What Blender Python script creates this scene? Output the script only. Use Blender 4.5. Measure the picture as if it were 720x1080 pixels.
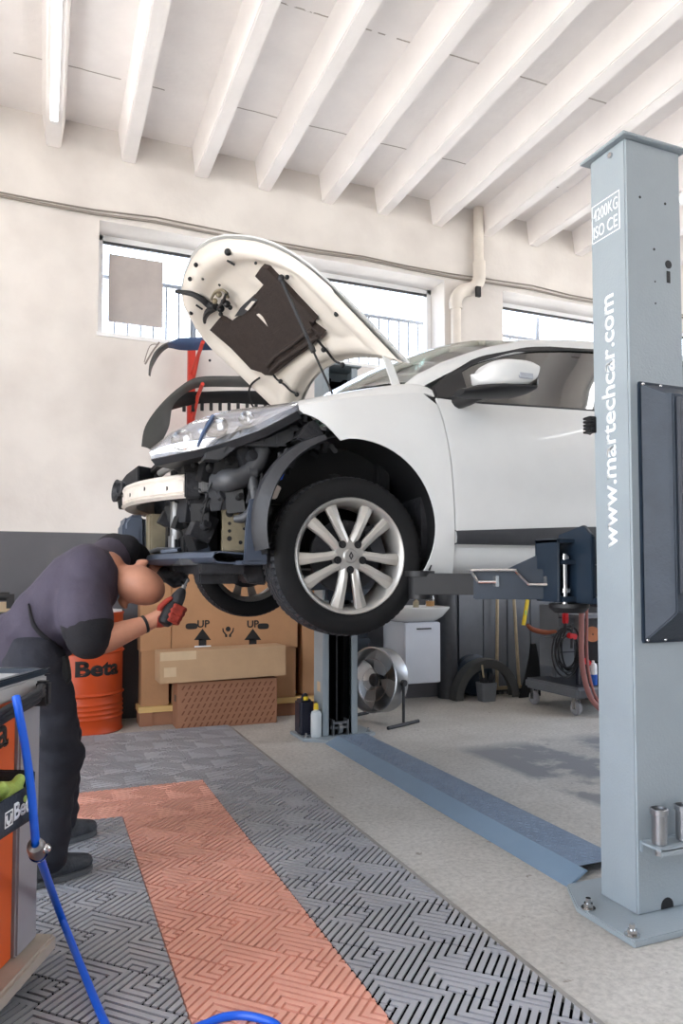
import bpy, bmesh, math, random
from mathutils import Vector, Matrix
random.seed(7)
SC = bpy.context.scene
for o in list(bpy.data.objects): bpy.data.objects.remove(o)
COL = SC.collection
V = Vector
R = math.radians

# ------------------------------------------------------------------ camera
FPX = 770.0
YAW, TILT = R(22.2), R(2.5)
CAM = V((0, 0, 1.15))
PPX, PPY = 360.0, 608 - FPX * math.tan(TILT)
cd = bpy.data.cameras.new('camera'); cam = bpy.data.objects.new('camera', cd); COL.objects.link(cam)
cam.location = CAM; cam.rotation_euler = (R(90) + TILT, 0, -YAW)
cd.sensor_width = 36; cd.sensor_fit = 'AUTO'; cd.lens = FPX / 1080 * 36
cd.shift_y = (PPY - 540) / 1080.0
cd.clip_start = 0.05; cd.clip_end = 200
SC.camera = cam

# ------------------------------------------------------------------ world, sun, exposure
SKY_STRENGTH = 5.0
SUN_STRENGTH = 16.0
TUBE_STRENGTH = 10.0
EXPOSURE = 0.50
w = bpy.data.worlds.new('world'); SC.world = w; w.use_nodes = True
nt = w.node_tree; nt.nodes.clear()
wo = nt.nodes.new('ShaderNodeOutputWorld'); bgn = nt.nodes.new('ShaderNodeBackground')
tc = nt.nodes.new('ShaderNodeTexCoord'); sp = nt.nodes.new('ShaderNodeSeparateXYZ'); cr = nt.nodes.new('ShaderNodeValToRGB')
nt.links.new(tc.outputs['Generated'], sp.inputs[0]); nt.links.new(sp.outputs['Z'], cr.inputs[0])
cr.color_ramp.elements[0].position = 0.0; cr.color_ramp.elements[0].color = (0.95, 0.97, 1.0, 1)
cr.color_ramp.elements[1].position = 0.7; cr.color_ramp.elements[1].color = (0.62, 0.77, 1.0, 1)
nt.links.new(cr.outputs[0], bgn.inputs[0]); bgn.inputs[1].default_value = SKY_STRENGTH
nt.links.new(bgn.outputs[0], wo.inputs[0])
sd = bpy.data.lights.new('sun', 'SUN'); sd.energy = SUN_STRENGTH; sd.angle = R(1.5); sd.color = (1.0, 0.98, 0.96)
so = bpy.data.objects.new('sun', sd); COL.objects.link(so)
so.rotation_euler = V((0.34, 0.22, -0.9)).to_track_quat('-Z', 'Y').to_euler(); so.location = (-12, -6, 14)
def portal(loc, direction, sx, sy):
    d = bpy.data.lights.new('sky_portal', 'AREA'); d.shape = 'RECTANGLE'; d.size = sx; d.size_y = sy
    d.cycles.is_portal = True
    o = bpy.data.objects.new('sky_portal', d); COL.objects.link(o); o.location = loc
    o.rotation_euler = V(direction).to_track_quat('-Z', 'Y').to_euler()
SC.view_settings.view_transform = 'Standard'; SC.view_settings.look = 'None'
SC.view_settings.exposure = EXPOSURE; SC.view_settings.gamma = 1; SC.view_settings.use_curve_mapping = False
try:
    SC.cycles.use_denoising = True; SC.cycles.max_bounces = 14; SC.cycles.diffuse_bounces = 7
    SC.cycles.transparent_max_bounces = 16; SC.cycles.sample_clamp_indirect = 8; SC.cycles.caustics_reflective = False; SC.cycles.caustics_refractive = False
except Exception: pass

# ------------------------------------------------------------------ unprojection helpers (pixel of the 720x1080 photo -> point on a real plane)
FW = V((math.sin(YAW) * math.cos(TILT), math.cos(YAW) * math.cos(TILT), math.sin(TILT)))
RT = V((math.cos(YAW), -math.sin(YAW), 0)); UP = RT.cross(FW)
def ray(px, py): return RT * (px - PPX) - UP * (py - PPY) + FW * FPX
def onplane(px, py, p0, n):
    d = ray(px, py); return CAM + d * ((V(p0) - CAM).dot(V(n)) / d.dot(V(n)))
def aty(px, py, y): return onplane(px, py, (0, y, 0), (0, 1, 0))
def atx(px, py, x): return onplane(px, py, (x, 0, 0), (1, 0, 0))
def atz(px, py, z=0): return onplane(px, py, (0, 0, z), (0, 0, 1))

# ------------------------------------------------------------------ materials
def lin(c): c = c / 255.0; return c / 12.92 if c <= 0.04045 else ((c + 0.055) / 1.055) ** 2.4
def rgb(r, g, b): return (lin(r), lin(g), lin(b), 1)
def mat(name, c, rough=0.5, metal=0.0, noise=0.0, nscale=8.0, bump=0.0, bscale=60.0, coat=0.0, emit=0.0, spec=0.5, stretch=None):
    m = bpy.data.materials.new(name); m.use_nodes = True
    t = m.node_tree; b = t.nodes['Principled BSDF']
    col = rgb(*c)
    b.inputs['Base Color'].default_value = col; b.inputs['Roughness'].default_value = rough; b.inputs['Metallic'].default_value = metal
    b.inputs['Specular IOR Level'].default_value = spec
    if coat: b.inputs['Coat Weight'].default_value = coat; b.inputs['Coat Roughness'].default_value = 0.05
    if emit: b.inputs['Emission Color'].default_value = col; b.inputs['Emission Strength'].default_value = emit
    tcn = t.nodes.new('ShaderNodeTexCoord'); mp = t.nodes.new('ShaderNodeMapping'); t.links.new(tcn.outputs['Object'], mp.inputs[0])
    if stretch: mp.inputs['Scale'].default_value = stretch
    nz = t.nodes.new('ShaderNodeTexNoise'); nz.inputs['Scale'].default_value = nscale; nz.inputs['Detail'].default_value = 6
    nz.inputs['Roughness'].default_value = 0.6
    t.links.new(mp.outputs[0], nz.inputs['Vector'])
    mx = t.nodes.new('ShaderNodeMix'); mx.data_type = 'RGBA'
    k = max(noise, 0.02)
    mx.inputs[6].default_value = tuple(max(0, x * (1 - k)) for x in col[:3]) + (1,)
    mx.inputs[7].default_value = tuple(min(1, x * (1 + k)) for x in col[:3]) + (1,)
    rp = t.nodes.new('ShaderNodeValToRGB'); rp.color_ramp.elements[0].position = .3; rp.color_ramp.elements[1].position = .7
    t.links.new(nz.outputs[0], rp.inputs[0]); t.links.new(rp.outputs[0], mx.inputs[0]); t.links.new(mx.outputs[2], b.inputs['Base Color'])
    if bump:
        n2 = t.nodes.new('ShaderNodeTexNoise'); n2.inputs['Scale'].default_value = bscale; n2.inputs['Detail'].default_value = 4
        t.links.new(mp.outputs[0], n2.inputs['Vector'])
        bp = t.nodes.new('ShaderNodeBump'); bp.inputs['Strength'].default_value = bump; bp.inputs['Distance'].default_value = 0.01
        t.links.new(n2.outputs[0], bp.inputs['Height']); t.links.new(bp.outputs[0], b.inputs['Normal'])
    return m
def glass(name, tint, alpha, rough=0.02):
    m = bpy.data.materials.new(name); m.use_nodes = True; t = m.node_tree; t.nodes.clear()
    o = t.nodes.new('ShaderNodeOutputMaterial'); tr = t.nodes.new('ShaderNodeBsdfTransparent'); gl = t.nodes.new('ShaderNodeBsdfGlossy')
    fr = t.nodes.new('ShaderNodeLayerWeight'); fr.inputs[0].default_value = 0.22
    mth = t.nodes.new('ShaderNodeMath'); mth.operation = 'MAXIMUM'; mth.inputs[1].default_value = alpha
    t.links.new(fr.outputs['Facing'], mth.inputs[0])
    mx = t.nodes.new('ShaderNodeMixShader'); tr.inputs[0].default_value = tint; gl.inputs['Roughness'].default_value = rough
    t.links.new(mth.outputs[0], mx.inputs[0]); t.links.new(tr.outputs[0], mx.inputs[1]); t.links.new(gl.outputs[0], mx.inputs[2]); t.links.new(mx.outputs[0], o.inputs[0])
    return m
K = {}
K['wall'] = mat('wall_plaster', (224, 219, 215), 0.9, noise=.05, nscale=1.2, bump=.25, bscale=25)
K['wallgrey'] = mat('low_bounce_front_wall', (120, 116, 112), 0.9, noise=.05, nscale=1.2)  # dark grey put in to cut the unseen front wall's bounce light
K['ceil'] = mat('ceiling_paint', (243, 239, 237), 0.9, noise=.04, nscale=2.0, bump=.3, bscale=18)
K['white'] = mat('white_frame', (236, 236, 236), 0.5)
K['carwhite'] = mat('white_car_paint', (207, 208, 207), 0.28, coat=.5, noise=.015)
K['hoodin'] = mat('hood_inner_paint', (232, 224, 214), 0.5, noise=.05, nscale=5)
K['black'] = mat('black_plastic', (16, 16, 18), 0.55, noise=.2)
K['dark'] = mat('dark_plastic', (36, 37, 41), 0.55, noise=.25, nscale=14)
K['grime'] = mat('grimy_metal', (50, 50, 53), 0.55, .3, noise=.4, nscale=18, bump=.3)
K['greyplastic'] = mat('grey_plastic', (60, 61, 64), 0.5, noise=.15, nscale=14)
K['bluegrey'] = mat('bluish_grey_plastic', (68, 76, 90), 0.5, noise=.15)
K['beige'] = mat('beige_metal', (140, 130, 108), 0.5, .3, noise=.2, nscale=12)
K['alum'] = mat('aluminium', (130, 130, 130), 0.42, .6, noise=.12, nscale=20)
K['dirtywhite'] = mat('dirty_white_metal', (206, 198, 189), 0.5, .1, noise=.1, nscale=16)
K['rubber'] = mat('tyre_rubber', (17, 17, 18), 0.7, noise=.2, nscale=20, spec=.25)
K['tread'] = mat('tyre_tread', (44, 45, 48), 0.6, noise=.15, nscale=30, spec=.3)  # lighter than the sidewall rubber, highlights put into the tread colour
K['rim'] = mat('silver_rim_paint', (172, 170, 166), 0.35, .6, noise=.03)
K['rimface'] = mat('silver_spoke_face', (186, 183, 177), 0.36, .55, noise=.03)
K['chrome'] = mat('chrome', (200, 200, 200), 0.18, 1.0)
K['steel'] = mat('brushed_steel', (165, 167, 170), 0.32, .9, noise=.1, nscale=6)
K['lift'] = mat('lift_grey_paint', (148, 158, 164), 0.4, noise=.05, nscale=4, bump=.12, bscale=120)
K['liftblue'] = mat('lift_light_blue_paint', (122, 143, 163), 0.42, noise=.05, nscale=5)
K['plate'] = mat('checker_plate_paint', (116, 132, 152), 0.45, noise=.12, nscale=14, bump=.4, bscale=70)
K['armblue'] = mat('dark_blue_arm_paint', (25, 38, 52), 0.38, noise=.15, nscale=6)
K['cover'] = mat('dark_grey_cover', (46, 55, 66), 0.6, noise=.18, nscale=6, bump=.2, bscale=90)
K['coverlip'] = mat('cover_edge_grey', (56, 60, 68), 0.55, noise=.1)
K['letter'] = mat('white_lettering', (238, 242, 244), 0.5)
K['inkb'] = mat('black_print', (22, 20, 20), 0.7)
K['orange'] = mat('orange_paint', (188, 70, 25), 0.38, noise=.06, nscale=5)
K['cartorange'] = mat('cart_orange_paint', (214, 92, 34), 0.4, noise=.05)
K['cartgrey'] = mat('cart_grey', (150, 150, 154), 0.5, noise=.05)
K['cartlip'] = mat('cart_base_grey', (172, 162, 148), 0.5, noise=.08)
K['hose'] = mat('blue_hose', (12, 92, 215), 0.35)
K['lime'] = mat('lime_glove_fabric', (176, 200, 104), 0.8, noise=.15, nscale=30, bump=.5, bscale=90)
K['card'] = mat('cardboard', (168, 126, 90), 0.85, noise=.06, nscale=6, bump=.1, bscale=60)
K['card2'] = mat('pale_cardboard', (182, 150, 116), 0.85, noise=.06, nscale=6, bump=.1, bscale=60)
K['card3'] = mat('reddish_cardboard', (150, 106, 80), 0.85, noise=.06, nscale=6)
K['cardink'] = mat('brown_print', (112, 68, 46), 0.8)
K['tape'] = mat('paper_tape', (202, 176, 142), 0.5, noise=.08)
K['wood'] = mat('pine_wood', (206, 172, 112), 0.7, noise=.12, nscale=5, stretch=(1, 1, 12))
K['broom'] = mat('broom_handle_wood', (172, 156, 128), 0.7, noise=.15, nscale=9)
K['red'] = mat('red_steel', (196, 58, 44), 0.45, noise=.1)
K['redplastic'] = mat('red_plastic', (200, 26, 34), 0.4)
K['bumperblk'] = mat('grey_black_bumper', (72, 72, 70), 0.55, noise=.12, nscale=6)
K['bumperblue'] = mat('blue_bumper_paint', (62, 80, 112), 0.35, noise=.1)
K['porcelain'] = mat('porcelain', (224, 224, 222), 0.2, coat=.4)
K['cabwhite'] = mat('cabinet_white', (206, 210, 218), 0.35)
K['skin'] = mat('skin', (190, 134, 108), 0.55, noise=.08, nscale=18, bump=.1, bscale=140)
K['shirt'] = mat('charcoal_shirt', (64, 58, 72), 0.85, noise=.1, nscale=6, bump=1.0, bscale=13)
K['sleeve'] = mat('black_sleeve', (22, 20, 25), 0.9, noise=.1, bump=.3, bscale=220)
K['pants'] = mat('black_trousers', (30, 31, 40), 0.85, noise=.2, nscale=7, bump=1.0, bscale=12)
K['shoe'] = mat('dark_grey_shoe', (66, 70, 76), 0.7, noise=.35, nscale=30, bump=.4, bscale=120)
K['sole'] = mat('grey_sole', (84, 88, 92), 0.7)
K['glove'] = mat('red_glove', (150, 50, 36), 0.8, noise=.15, nscale=40, bump=.4, bscale=200)
K['gloveblk'] = mat('black_rubber_glove', (24, 24, 28), 0.6, noise=.2, bump=.3, bscale=150)
K['palm'] = mat('pale_palette', (180, 180, 180), 0.6)
K['yellow'] = mat('yellow_plastic', (226, 196, 40), 0.4)
K['navy'] = mat('navy_canister', (26, 28, 44), 0.4, noise=.1)
K['bottlew'] = mat('white_bottle', (206, 212, 214), 0.4)
K['pinkhose'] = mat('pink_brown_hose', (150, 98, 92), 0.5, noise=.1)
K['disc'] = mat('orange_brown_disc', (196, 122, 82), 0.6, noise=.1)
K['strapbrown'] = mat('orange_brown_strap', (140, 74, 46), 0.7, noise=.15)
K['bluelabel'] = mat('blue_label', (40, 96, 190), 0.4)
K['trolley'] = mat('trolley_grey', (104, 107, 112), 0.5, noise=.08)
K['panel'] = mat('fibre_board', (172, 164, 160), 0.8, noise=.12, nscale=4)
K['conduit'] = mat('cable_sheath', (140, 132, 124), 0.6)
K['pipe'] = mat('pipe_paint', (222, 214, 204), 0.6, noise=.06)
K['matgrey'] = mat('grey_floor_tile', (160, 160, 164), 0.5, noise=.16, nscale=2.2, bump=.1, bscale=90)
K['matred'] = mat('red_floor_tile', (220, 162, 143), 0.55, noise=.12, nscale=2.4, bump=.1, bscale=90)
K['matredgap'] = mat('red_tile_gap', (204, 138, 118), 0.7, noise=.15, nscale=10)
K['matblk'] = mat('recess_black', (9, 9, 10), 0.9, spec=.1)
K['matedge'] = mat('mat_ramp_edge', (150, 146, 140), 0.65, noise=.15, nscale=8)
K['lamp'] = mat('tube_glass', (255, 255, 255), 0.4, emit=TUBE_STRENGTH)
K['amber'] = mat('amber_liquid', (190, 140, 80), 0.3)
K['lens'] = mat('headlight_lens', (196, 200, 208), 0.12, .35, noise=.45, nscale=5, coat=1.0, stretch=(1, 1, 3))
K['lensglass'] = glass('headlight_glass', (0.95, 0.96, 0.98, 1), 0.22)
K['lensrim'] = mat('headlight_reflector', (200, 206, 216), 0.22, .75, noise=.35, nscale=9)
K['matin'] = mat('insulation_felt', (56, 46, 42), 0.95, noise=.2, nscale=25, bump=.5, bscale=120)
K['carglass'] = glass('car_window_glass', (0.15, 0.18, 0.15, 1), 0.18)
K['screen'] = glass('windscreen_glass', (0.6, 0.7, 0.64, 1), 0.55)
K['pane'] = glass('window_pane', (0.95, 0.97, 1, 1), 0.04)
K['seat'] = mat('seat_fabric', (48, 48, 50), 0.9)
K['outside'] = mat('yard_concrete', (190, 182, 170), 0.9, noise=.1, nscale=1)
K['fence'] = mat('grey_fence_steel', (128, 131, 135), 0.5)
def add_joints(m, period, off):
    t = m.node_tree; b = t.nodes['Principled BSDF']; src = b.inputs['Base Color'].links[0].from_socket
    tcn = t.nodes.new('ShaderNodeTexCoord'); sx = t.nodes.new('ShaderNodeSeparateXYZ'); t.links.new(tcn.outputs['Object'], sx.inputs[0])
    n = t.nodes.new('ShaderNodeTexNoise'); n.inputs['Scale'].default_value = 2.3; n.inputs['Detail'].default_value = 5; t.links.new(tcn.outputs['Object'], n.inputs['Vector'])
    def math_(op, a, c):
        q = t.nodes.new('ShaderNodeMath'); q.operation = op
        for i, v in ((0, a), (1, c)):
            if isinstance(v, (int, float)): q.inputs[i].default_value = v
            else: t.links.new(v, q.inputs[i])
        return q.outputs[0]
    y = math_('ADD', math_('MULTIPLY', n.outputs[0], .06), math_('ADD', sx.outputs['Y'], off))
    fr = math_('FRACT', math_('DIVIDE', y, period), 0)
    line = math_('LESS_THAN', fr, .010); brk = math_('GREATER_THAN', n.outputs[0], .47)
    x = t.nodes.new('ShaderNodeMix'); x.data_type = 'RGBA'; t.links.new(math_('MULTIPLY', line, brk), x.inputs[0]); t.links.new(src, x.inputs[6]); x.inputs[7].default_value = rgb(168, 160, 154)
    t.links.new(x.outputs[2], b.inputs['Base Color'])
K['slab'] = mat('ceiling_slab_paint', (241, 237, 235), 0.9, noise=.05, nscale=2.0, bump=.3, bscale=18)
add_joints(K['slab'], 1.15, .2)
# floor: worn concrete
def floor_mat():
    m = bpy.data.materials.new('concrete_floor'); m.use_nodes = True; t = m.node_tree; b = t.nodes['Principled BSDF']; b.inputs['Roughness'].default_value = 0.62
    tcn = t.nodes.new('ShaderNodeTexCoord')
    def noise(s, d=6):
        n = t.nodes.new('ShaderNodeTexNoise'); n.inputs['Scale'].default_value = s; n.inputs['Detail'].default_value = d; n.inputs['Roughness'].default_value = .65
        t.links.new(tcn.outputs['Object'], n.inputs['Vector']); return n
    def ramp(src, p0, c0, p1, c1):
        r = t.nodes.new('ShaderNodeValToRGB'); e = r.color_ramp.elements; e[0].position = p0; e[0].color = c0; e[1].position = p1; e[1].color = c1
        t.links.new(src, r.inputs[0]); return r
    def mix(f, a, bb, mode='MIX'):
        x = t.nodes.new('ShaderNodeMix'); x.data_type = 'RGBA'; x.blend_type = mode
        for s, v in ((0, f), (6, a), (7, bb)):
            if isinstance(v, (float, tuple)): x.inputs[s].default_value = v
            else: t.links.new(v, x.inputs[s])
        return x.outputs[2]
    base = ramp(noise(1.3).outputs[0], .3, rgb(176, 172, 165), .7, rgb(204, 201, 195)).outputs[0]
    fine = ramp(noise(45, 8).outputs[0], .30, (.72, .72, .72, 1), .6, (1.05, 1.05, 1.05, 1)).outputs[0]
    base = mix(1.0, base, fine, 'MULTIPLY')
    spots = ramp(noise(14, 3).outputs[0], .66, (0, 0, 0, 1), .72, (1, 1, 1, 1)).outputs[0]
    base = mix(spots, base, rgb(140, 132, 124))
    # darker painted bay under and right of the lift: x>2.25
    sx = t.nodes.new('ShaderNodeSeparateXYZ'); t.links.new(tcn.outputs['Object'], sx.inputs[0])
    wob = noise(3, 4)
    ad = t.nodes.new('ShaderNodeMath'); ad.operation = 'MULTIPLY_ADD'; ad.inputs[1].default_value = .12; t.links.new(wob.outputs[0], ad.inputs[0]); t.links.new(sx.outputs['X'], ad.inputs[2])
    dk = ramp(ad.outputs[0], 0, (0, 0, 0, 1), 1, (1, 1, 1, 1))
    mr = t.nodes.new('ShaderNodeMapRange'); mr.inputs[1].default_value = 2.62; mr.inputs[2].default_value = 2.70; t.links.new(ad.outputs[0], mr.inputs[0])
    mr2 = t.nodes.new('ShaderNodeMapRange'); mr2.inputs[1].default_value = 4.35; mr2.inputs[2].default_value = 4.15; t.links.new(sx.outputs['Y'], mr2.inputs[0])
    mm = t.nodes.new('ShaderNodeMath'); mm.operation = 'MULTIPLY'; t.links.new(mr.outputs[0], mm.inputs[0]); t.links.new(mr2.outputs[0], mm.inputs[1])
    worn = ramp(noise(1.7, 5).outputs[0], .50, (1, 1, 1, 1), .58, (.1, .1, .1, 1)).outputs[0]
    m3 = t.nodes.new('ShaderNodeMath'); m3.operation = 'MULTIPLY'; t.links.new(mm.outputs[0], m3.inputs[0]); t.links.new(worn, m3.inputs[1])
    base = mix(m3.outputs[0], base, rgb(134, 135, 138))
    t.links.new(base, b.inputs['Base Color'])
    bp = t.nodes.new('ShaderNodeBump'); bp.inputs['Strength'].default_value = .25; bp.inputs['Distance'].default_value = .01
    t.links.new(noise(60).outputs[0], bp.inputs['Height']); t.links.new(bp.outputs[0], b.inputs['Normal'])
    return m
K['floor'] = floor_mat()
def wall_mat():   # plaster above, dark grey dado paint below 1.5 m
    m = bpy.data.materials.new('two_tone_wall'); m.use_nodes = True; t = m.node_tree; b = t.nodes['Principled BSDF']; b.inputs['Roughness'].default_value = .85
    tcn = t.nodes.new('ShaderNodeTexCoord'); sx = t.nodes.new('ShaderNodeSeparateXYZ'); t.links.new(tcn.outputs['Object'], sx.inputs[0])
    n = t.nodes.new('ShaderNodeTexNoise'); n.inputs['Scale'].default_value = 1.6; n.inputs['Detail'].default_value = 7; t.links.new(tcn.outputs['Object'], n.inputs['Vector'])
    r1 = t.nodes.new('ShaderNodeValToRGB'); r1.color_ramp.elements[0].color = rgb(208, 202, 197); r1.color_ramp.elements[1].color = rgb(226, 221, 216); r1.color_ramp.elements[0].position = .3; r1.color_ramp.elements[1].position = .6
    r2 = t.nodes.new('ShaderNodeValToRGB'); r2.color_ramp.elements[0].color = rgb(84, 84, 88); r2.color_ramp.elements[1].color = rgb(104, 104, 108)
    t.links.new(n.outputs[0], r1.inputs[0]); t.links.new(n.outputs[0], r2.inputs[0])
    mr = t.nodes.new('ShaderNodeMapRange'); mr.inputs[1].default_value = 1.497; mr.inputs[2].default_value = 1.503; t.links.new(sx.outputs['Z'], mr.inputs[0])
    x = t.nodes.new('ShaderNodeMix'); x.data_type = 'RGBA'; t.links.new(mr.outputs[0], x.inputs[0]); t.links.new(r2.outputs[0], x.inputs[6]); t.links.new(r1.outputs[0], x.inputs[7])
    t.links.new(x.outputs[2], b.inputs['Base Color'])
    bp = t.nodes.new('ShaderNodeBump'); bp.inputs['Strength'].default_value = .2; bp.inputs['Distance'].default_value = .01
    n2 = t.nodes.new('ShaderNodeTexNoise'); n2.inputs['Scale'].default_value = 22; t.links.new(tcn.outputs['Object'], n2.inputs['Vector'])
    t.links.new(n2.outputs[0], bp.inputs['Height']); t.links.new(bp.outputs[0], b.inputs['Normal'])
    return m
K['backwall'] = wall_mat()

# ------------------------------------------------------------------ mesh builder
class MB:
    def __init__(s, off=(0, 0, 0)): s.bm = bmesh.new(); s.o = V(off)
    def v(s, p): return s.bm.verts.new(V(p) + s.o)
    def f(s, vs, mi=0):
        try: f = s.bm.faces.new(vs); f.material_index = mi; return f
        except ValueError: return None
    def box(s, c, d, rot=None, mi=0, top=None):
        c = V(c); d = V(d) / 2; m = rot.to_3x3() if rot else Matrix.Identity(3); vs = []
        for z in (-1, 1):
            for x, y in ((-1, -1), (1, -1), (1, 1), (-1, 1)):
                k = (top if (top and z > 0) else (1, 1))
                vs.append(s.v(c + m @ V((x * d.x * k[0], y * d.y * k[1], z * d.z))))
        for q in ((3, 2, 1, 0), (4, 5, 6, 7), (0, 1, 5, 4), (1, 2, 6, 5), (2, 3, 7, 6), (3, 0, 4, 7)): s.f([vs[i] for i in q], mi)
        return s
    def bx(s, a, b, mi=0): a, b = V(a), V(b); return s.box((a + b) / 2, [abs(x) for x in (b - a)], mi=mi)
    def rings(s, rs, cap=True, closed=True, mi=0):
        L = [[s.v(p) for p in r] for r in rs]; n = len(L[0])
        for a, b in zip(L, L[1:]):
            for i in range(n if closed else n - 1): s.f([a[i], a[(i + 1) % n], b[(i + 1) % n], b[i]], mi)
        if cap and closed: s.f(L[0][::-1], mi); s.f(L[-1], mi)
        return s
    def tube(s, pts, r, n=10, cap=True, smooth=0, mi=0):
        pts = [V(p) for p in pts]
        if smooth: pts = catmull(pts, smooth)
        rr = r if isinstance(r, (list, tuple)) else [r] * len(pts)
        if len(rr) != len(pts):
            k = len(rr) - 1; rr = [lerp_list(rr, i / (len(pts) - 1) * k) for i in range(len(pts))]
        rs = []; up = None
        for i, p in enumerate(pts):
            t = (pts[min(i + 1, len(pts) - 1)] - pts[max(i - 1, 0)]).normalized()
            if up is None: up = t.orthogonal().normalized()
            up = (up - t * up.dot(t)); up = up.normalized() if up.length > 1e-6 else t.orthogonal().normalized()
            q = t.cross(up)
            rs.append([p + (up * math.cos(a) + q * math.sin(a)) * rr[i] for a in [2 * math.pi * j / n for j in range(n)]])
        return s.rings(rs, cap, mi=mi)
    def cyl(s, a, b, r, r2=None, n=20, mi=0): return s.tube([a, b], [r, r if r2 is None else r2], n, mi=mi)
    def lathe(s, prof, org=(0, 0, 0), axis=(0, 0, 1), n=40, cap=False, fn=None, mi=0, arc=None):
        ax = V(axis).normalized(); u = ax.orthogonal().normalized()
        if abs(ax.y) > .9: u = V((1, 0, 0))
        if abs(ax.z) > .9: u = V((1, 0, 0))
        q = ax.cross(u); rs = []
        full = arc is None; a0, a1 = arc if arc else (0, 2 * math.pi); m = n if full else n + 1
        for k, (r, h) in enumerate(prof):
            row = []
            for j in range(m):
                a = a0 + (a1 - a0) * j / n
                rr = r + (fn(k, j) if fn else 0)
                row.append(V(org) + ax * h + (u * math.cos(a) + q * math.sin(a)) * rr)
            rs.append(row)
        return s.rings(rs, cap, closed=full, mi=mi)
    def prism(s, pts, vec, mi=0):
        pts = [V(p) for p in pts]; vec = V(vec)
        a = [s.v(p) for p in pts]; b = [s.v(p + vec) for p in pts]; n = len(a)
        s.f(a[::-1], mi); s.f(b, mi)
        for i in range(n): s.f([a[i], a[(i + 1) % n], b[(i + 1) % n], b[i]], mi)
        return s
    def ball(s, c, r, rot=None, n=16, mi=0):
        r = V(r) if not isinstance(r, (int, float)) else V((r, r, r)); m = rot.to_3x3() if rot else Matrix.Identity(3); rs = []
        for i in range(n + 1):
            t = math.pi * i / n; z = -math.cos(t); q = max(math.sin(t), 1e-4)
            rs.append([V(c) + m @ V((r.x * q * math.cos(a), r.y * q * math.sin(a), r.z * z)) for a in [2 * math.pi * j / (2 * n) for j in range(2 * n)]])
        return s.rings(rs, True, mi=mi)
    def grid(s, rows, mi=0): return s.rings(rows, False, closed=False, mi=mi)
def catmull(P, k):
    out = []; n = len(P)
    for i in range(n - 1):
        p0, p1, p2, p3 = P[max(i - 1, 0)], P[i], P[i + 1], P[min(i + 2, n - 1)]
        for j in range(k):
            t = j / k; out.append(0.5 * ((2 * p1) + (p2 - p0) * t + (2 * p0 - 5 * p1 + 4 * p2 - p3) * t * t + (3 * p1 - p0 - 3 * p2 + p3) * t ** 3))
    out.append(P[-1].copy()); return out
def lerp_list(L, x):
    i = min(int(x), len(L) - 2); return L[i] + (L[i + 1] - L[i]) * (x - i)
def interp(tab, x):
    if x <= tab[0][0]: return tab[0][1]
    for (a, b), (c, d) in zip(tab, tab[1:]):
        if x <= c: return b + (d - b) * (x - a) / (c - a)
    return tab[-1][1]
ORG = {}
def finish(bm, name, m, parent=None, loc=None, bevel=0, segs=2, smooth=30, solid=0, soff=0.0, recalc=True):
    bmesh.ops.remove_doubles(bm, verts=bm.verts, dist=1e-5)
    if recalc: bmesh.ops.recalc_face_normals(bm, faces=bm.faces)
    if bevel:
        es = [e for e in bm.edges if len(e.link_faces) == 2 and e.calc_face_angle(0) > R(35)]
        bmesh.ops.bevel(bm, geom=es, offset=bevel, segments=segs, affect='EDGES', clamp_overlap=True)
    me = bpy.data.meshes.new(name)
    root = parent
    if parent is not None: org = ORG[parent]
    elif loc is not None: org = V(loc)
    else:
        xs = [v.co for v in bm.verts]
        org = V(((min(p.x for p in xs) + max(p.x for p in xs)) / 2, (min(p.y for p in xs) + max(p.y for p in xs)) / 2, min(p.z for p in xs)))
    for v in bm.verts: v.co -= org
    if smooth:
        for f in bm.faces: f.smooth = True
    bm.to_mesh(me); bm.free()
    if smooth: me.set_sharp_from_angle(angle=R(smooth))
    o = bpy.data.objects.new(name, me); COL.objects.link(o)
    for mm in (m if isinstance(m, (list, tuple)) else [m]): me.materials.append(K[mm] if isinstance(mm, str) else mm)
    if parent is not None: o.parent = parent
    else: o.location = org
    ORG[o] = org
    if solid:
        md = o.modifiers.new('thickness', 'SOLIDIFY'); md.thickness = solid; md.offset = soff
        es_ = o.modifiers.new('edges', 'EDGE_SPLIT'); es_.split_angle = R(48)
    return o
def part(mb, name, m, parent, **k):
    lb = k.pop('label', None); o = finish(mb.bm, name, m, parent, **k)
    if lb: o['label'] = lb
    return o
def isles(mb, name, m, parent, **k):
    bm = mb.bm; bmesh.ops.remove_doubles(bm, verts=bm.verts, dist=1e-6); seen = set(); bm.verts.ensure_lookup_table(); out = []
    for v0 in bm.verts:
        if v0 in seen: continue
        st, comp = [v0], []; seen.add(v0)
        while st:
            v = st.pop(); comp.append(v)
            for e in v.link_edges:
                q = e.other_vert(v)
                if q not in seen: seen.add(q); st.append(q)
        nb = MB(); mp = {v: nb.bm.verts.new(v.co) for v in comp}
        for f in {f for v in comp for f in v.link_faces}: nb.f([mp[v] for v in f.verts])
        out.append(part(nb, name, m, parent, **dict(k)))
    bm.free(); return out
def tag(o, label, cat, group=None, kind=None):
    o['label'] = label; o['category'] = cat
    if group: o['group'] = group
    if kind: o['kind'] = kind
    return o
def thing(name, loc, label, cat, group=None):
    o = bpy.data.objects.new(name, None); o.empty_display_size = .1; COL.objects.link(o); o.location = loc; ORG[o] = V(loc)
    return tag(o, label, cat, group)
def solo(mb, name, m, label, cat, group=None, **k): return tag(finish(mb.bm, name, m, None, **k), label, cat, group)
def struct(mb, name, m, **k):
    o = finish(mb.bm, name, m, None, **k); o['kind'] = 'structure'; return o
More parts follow.
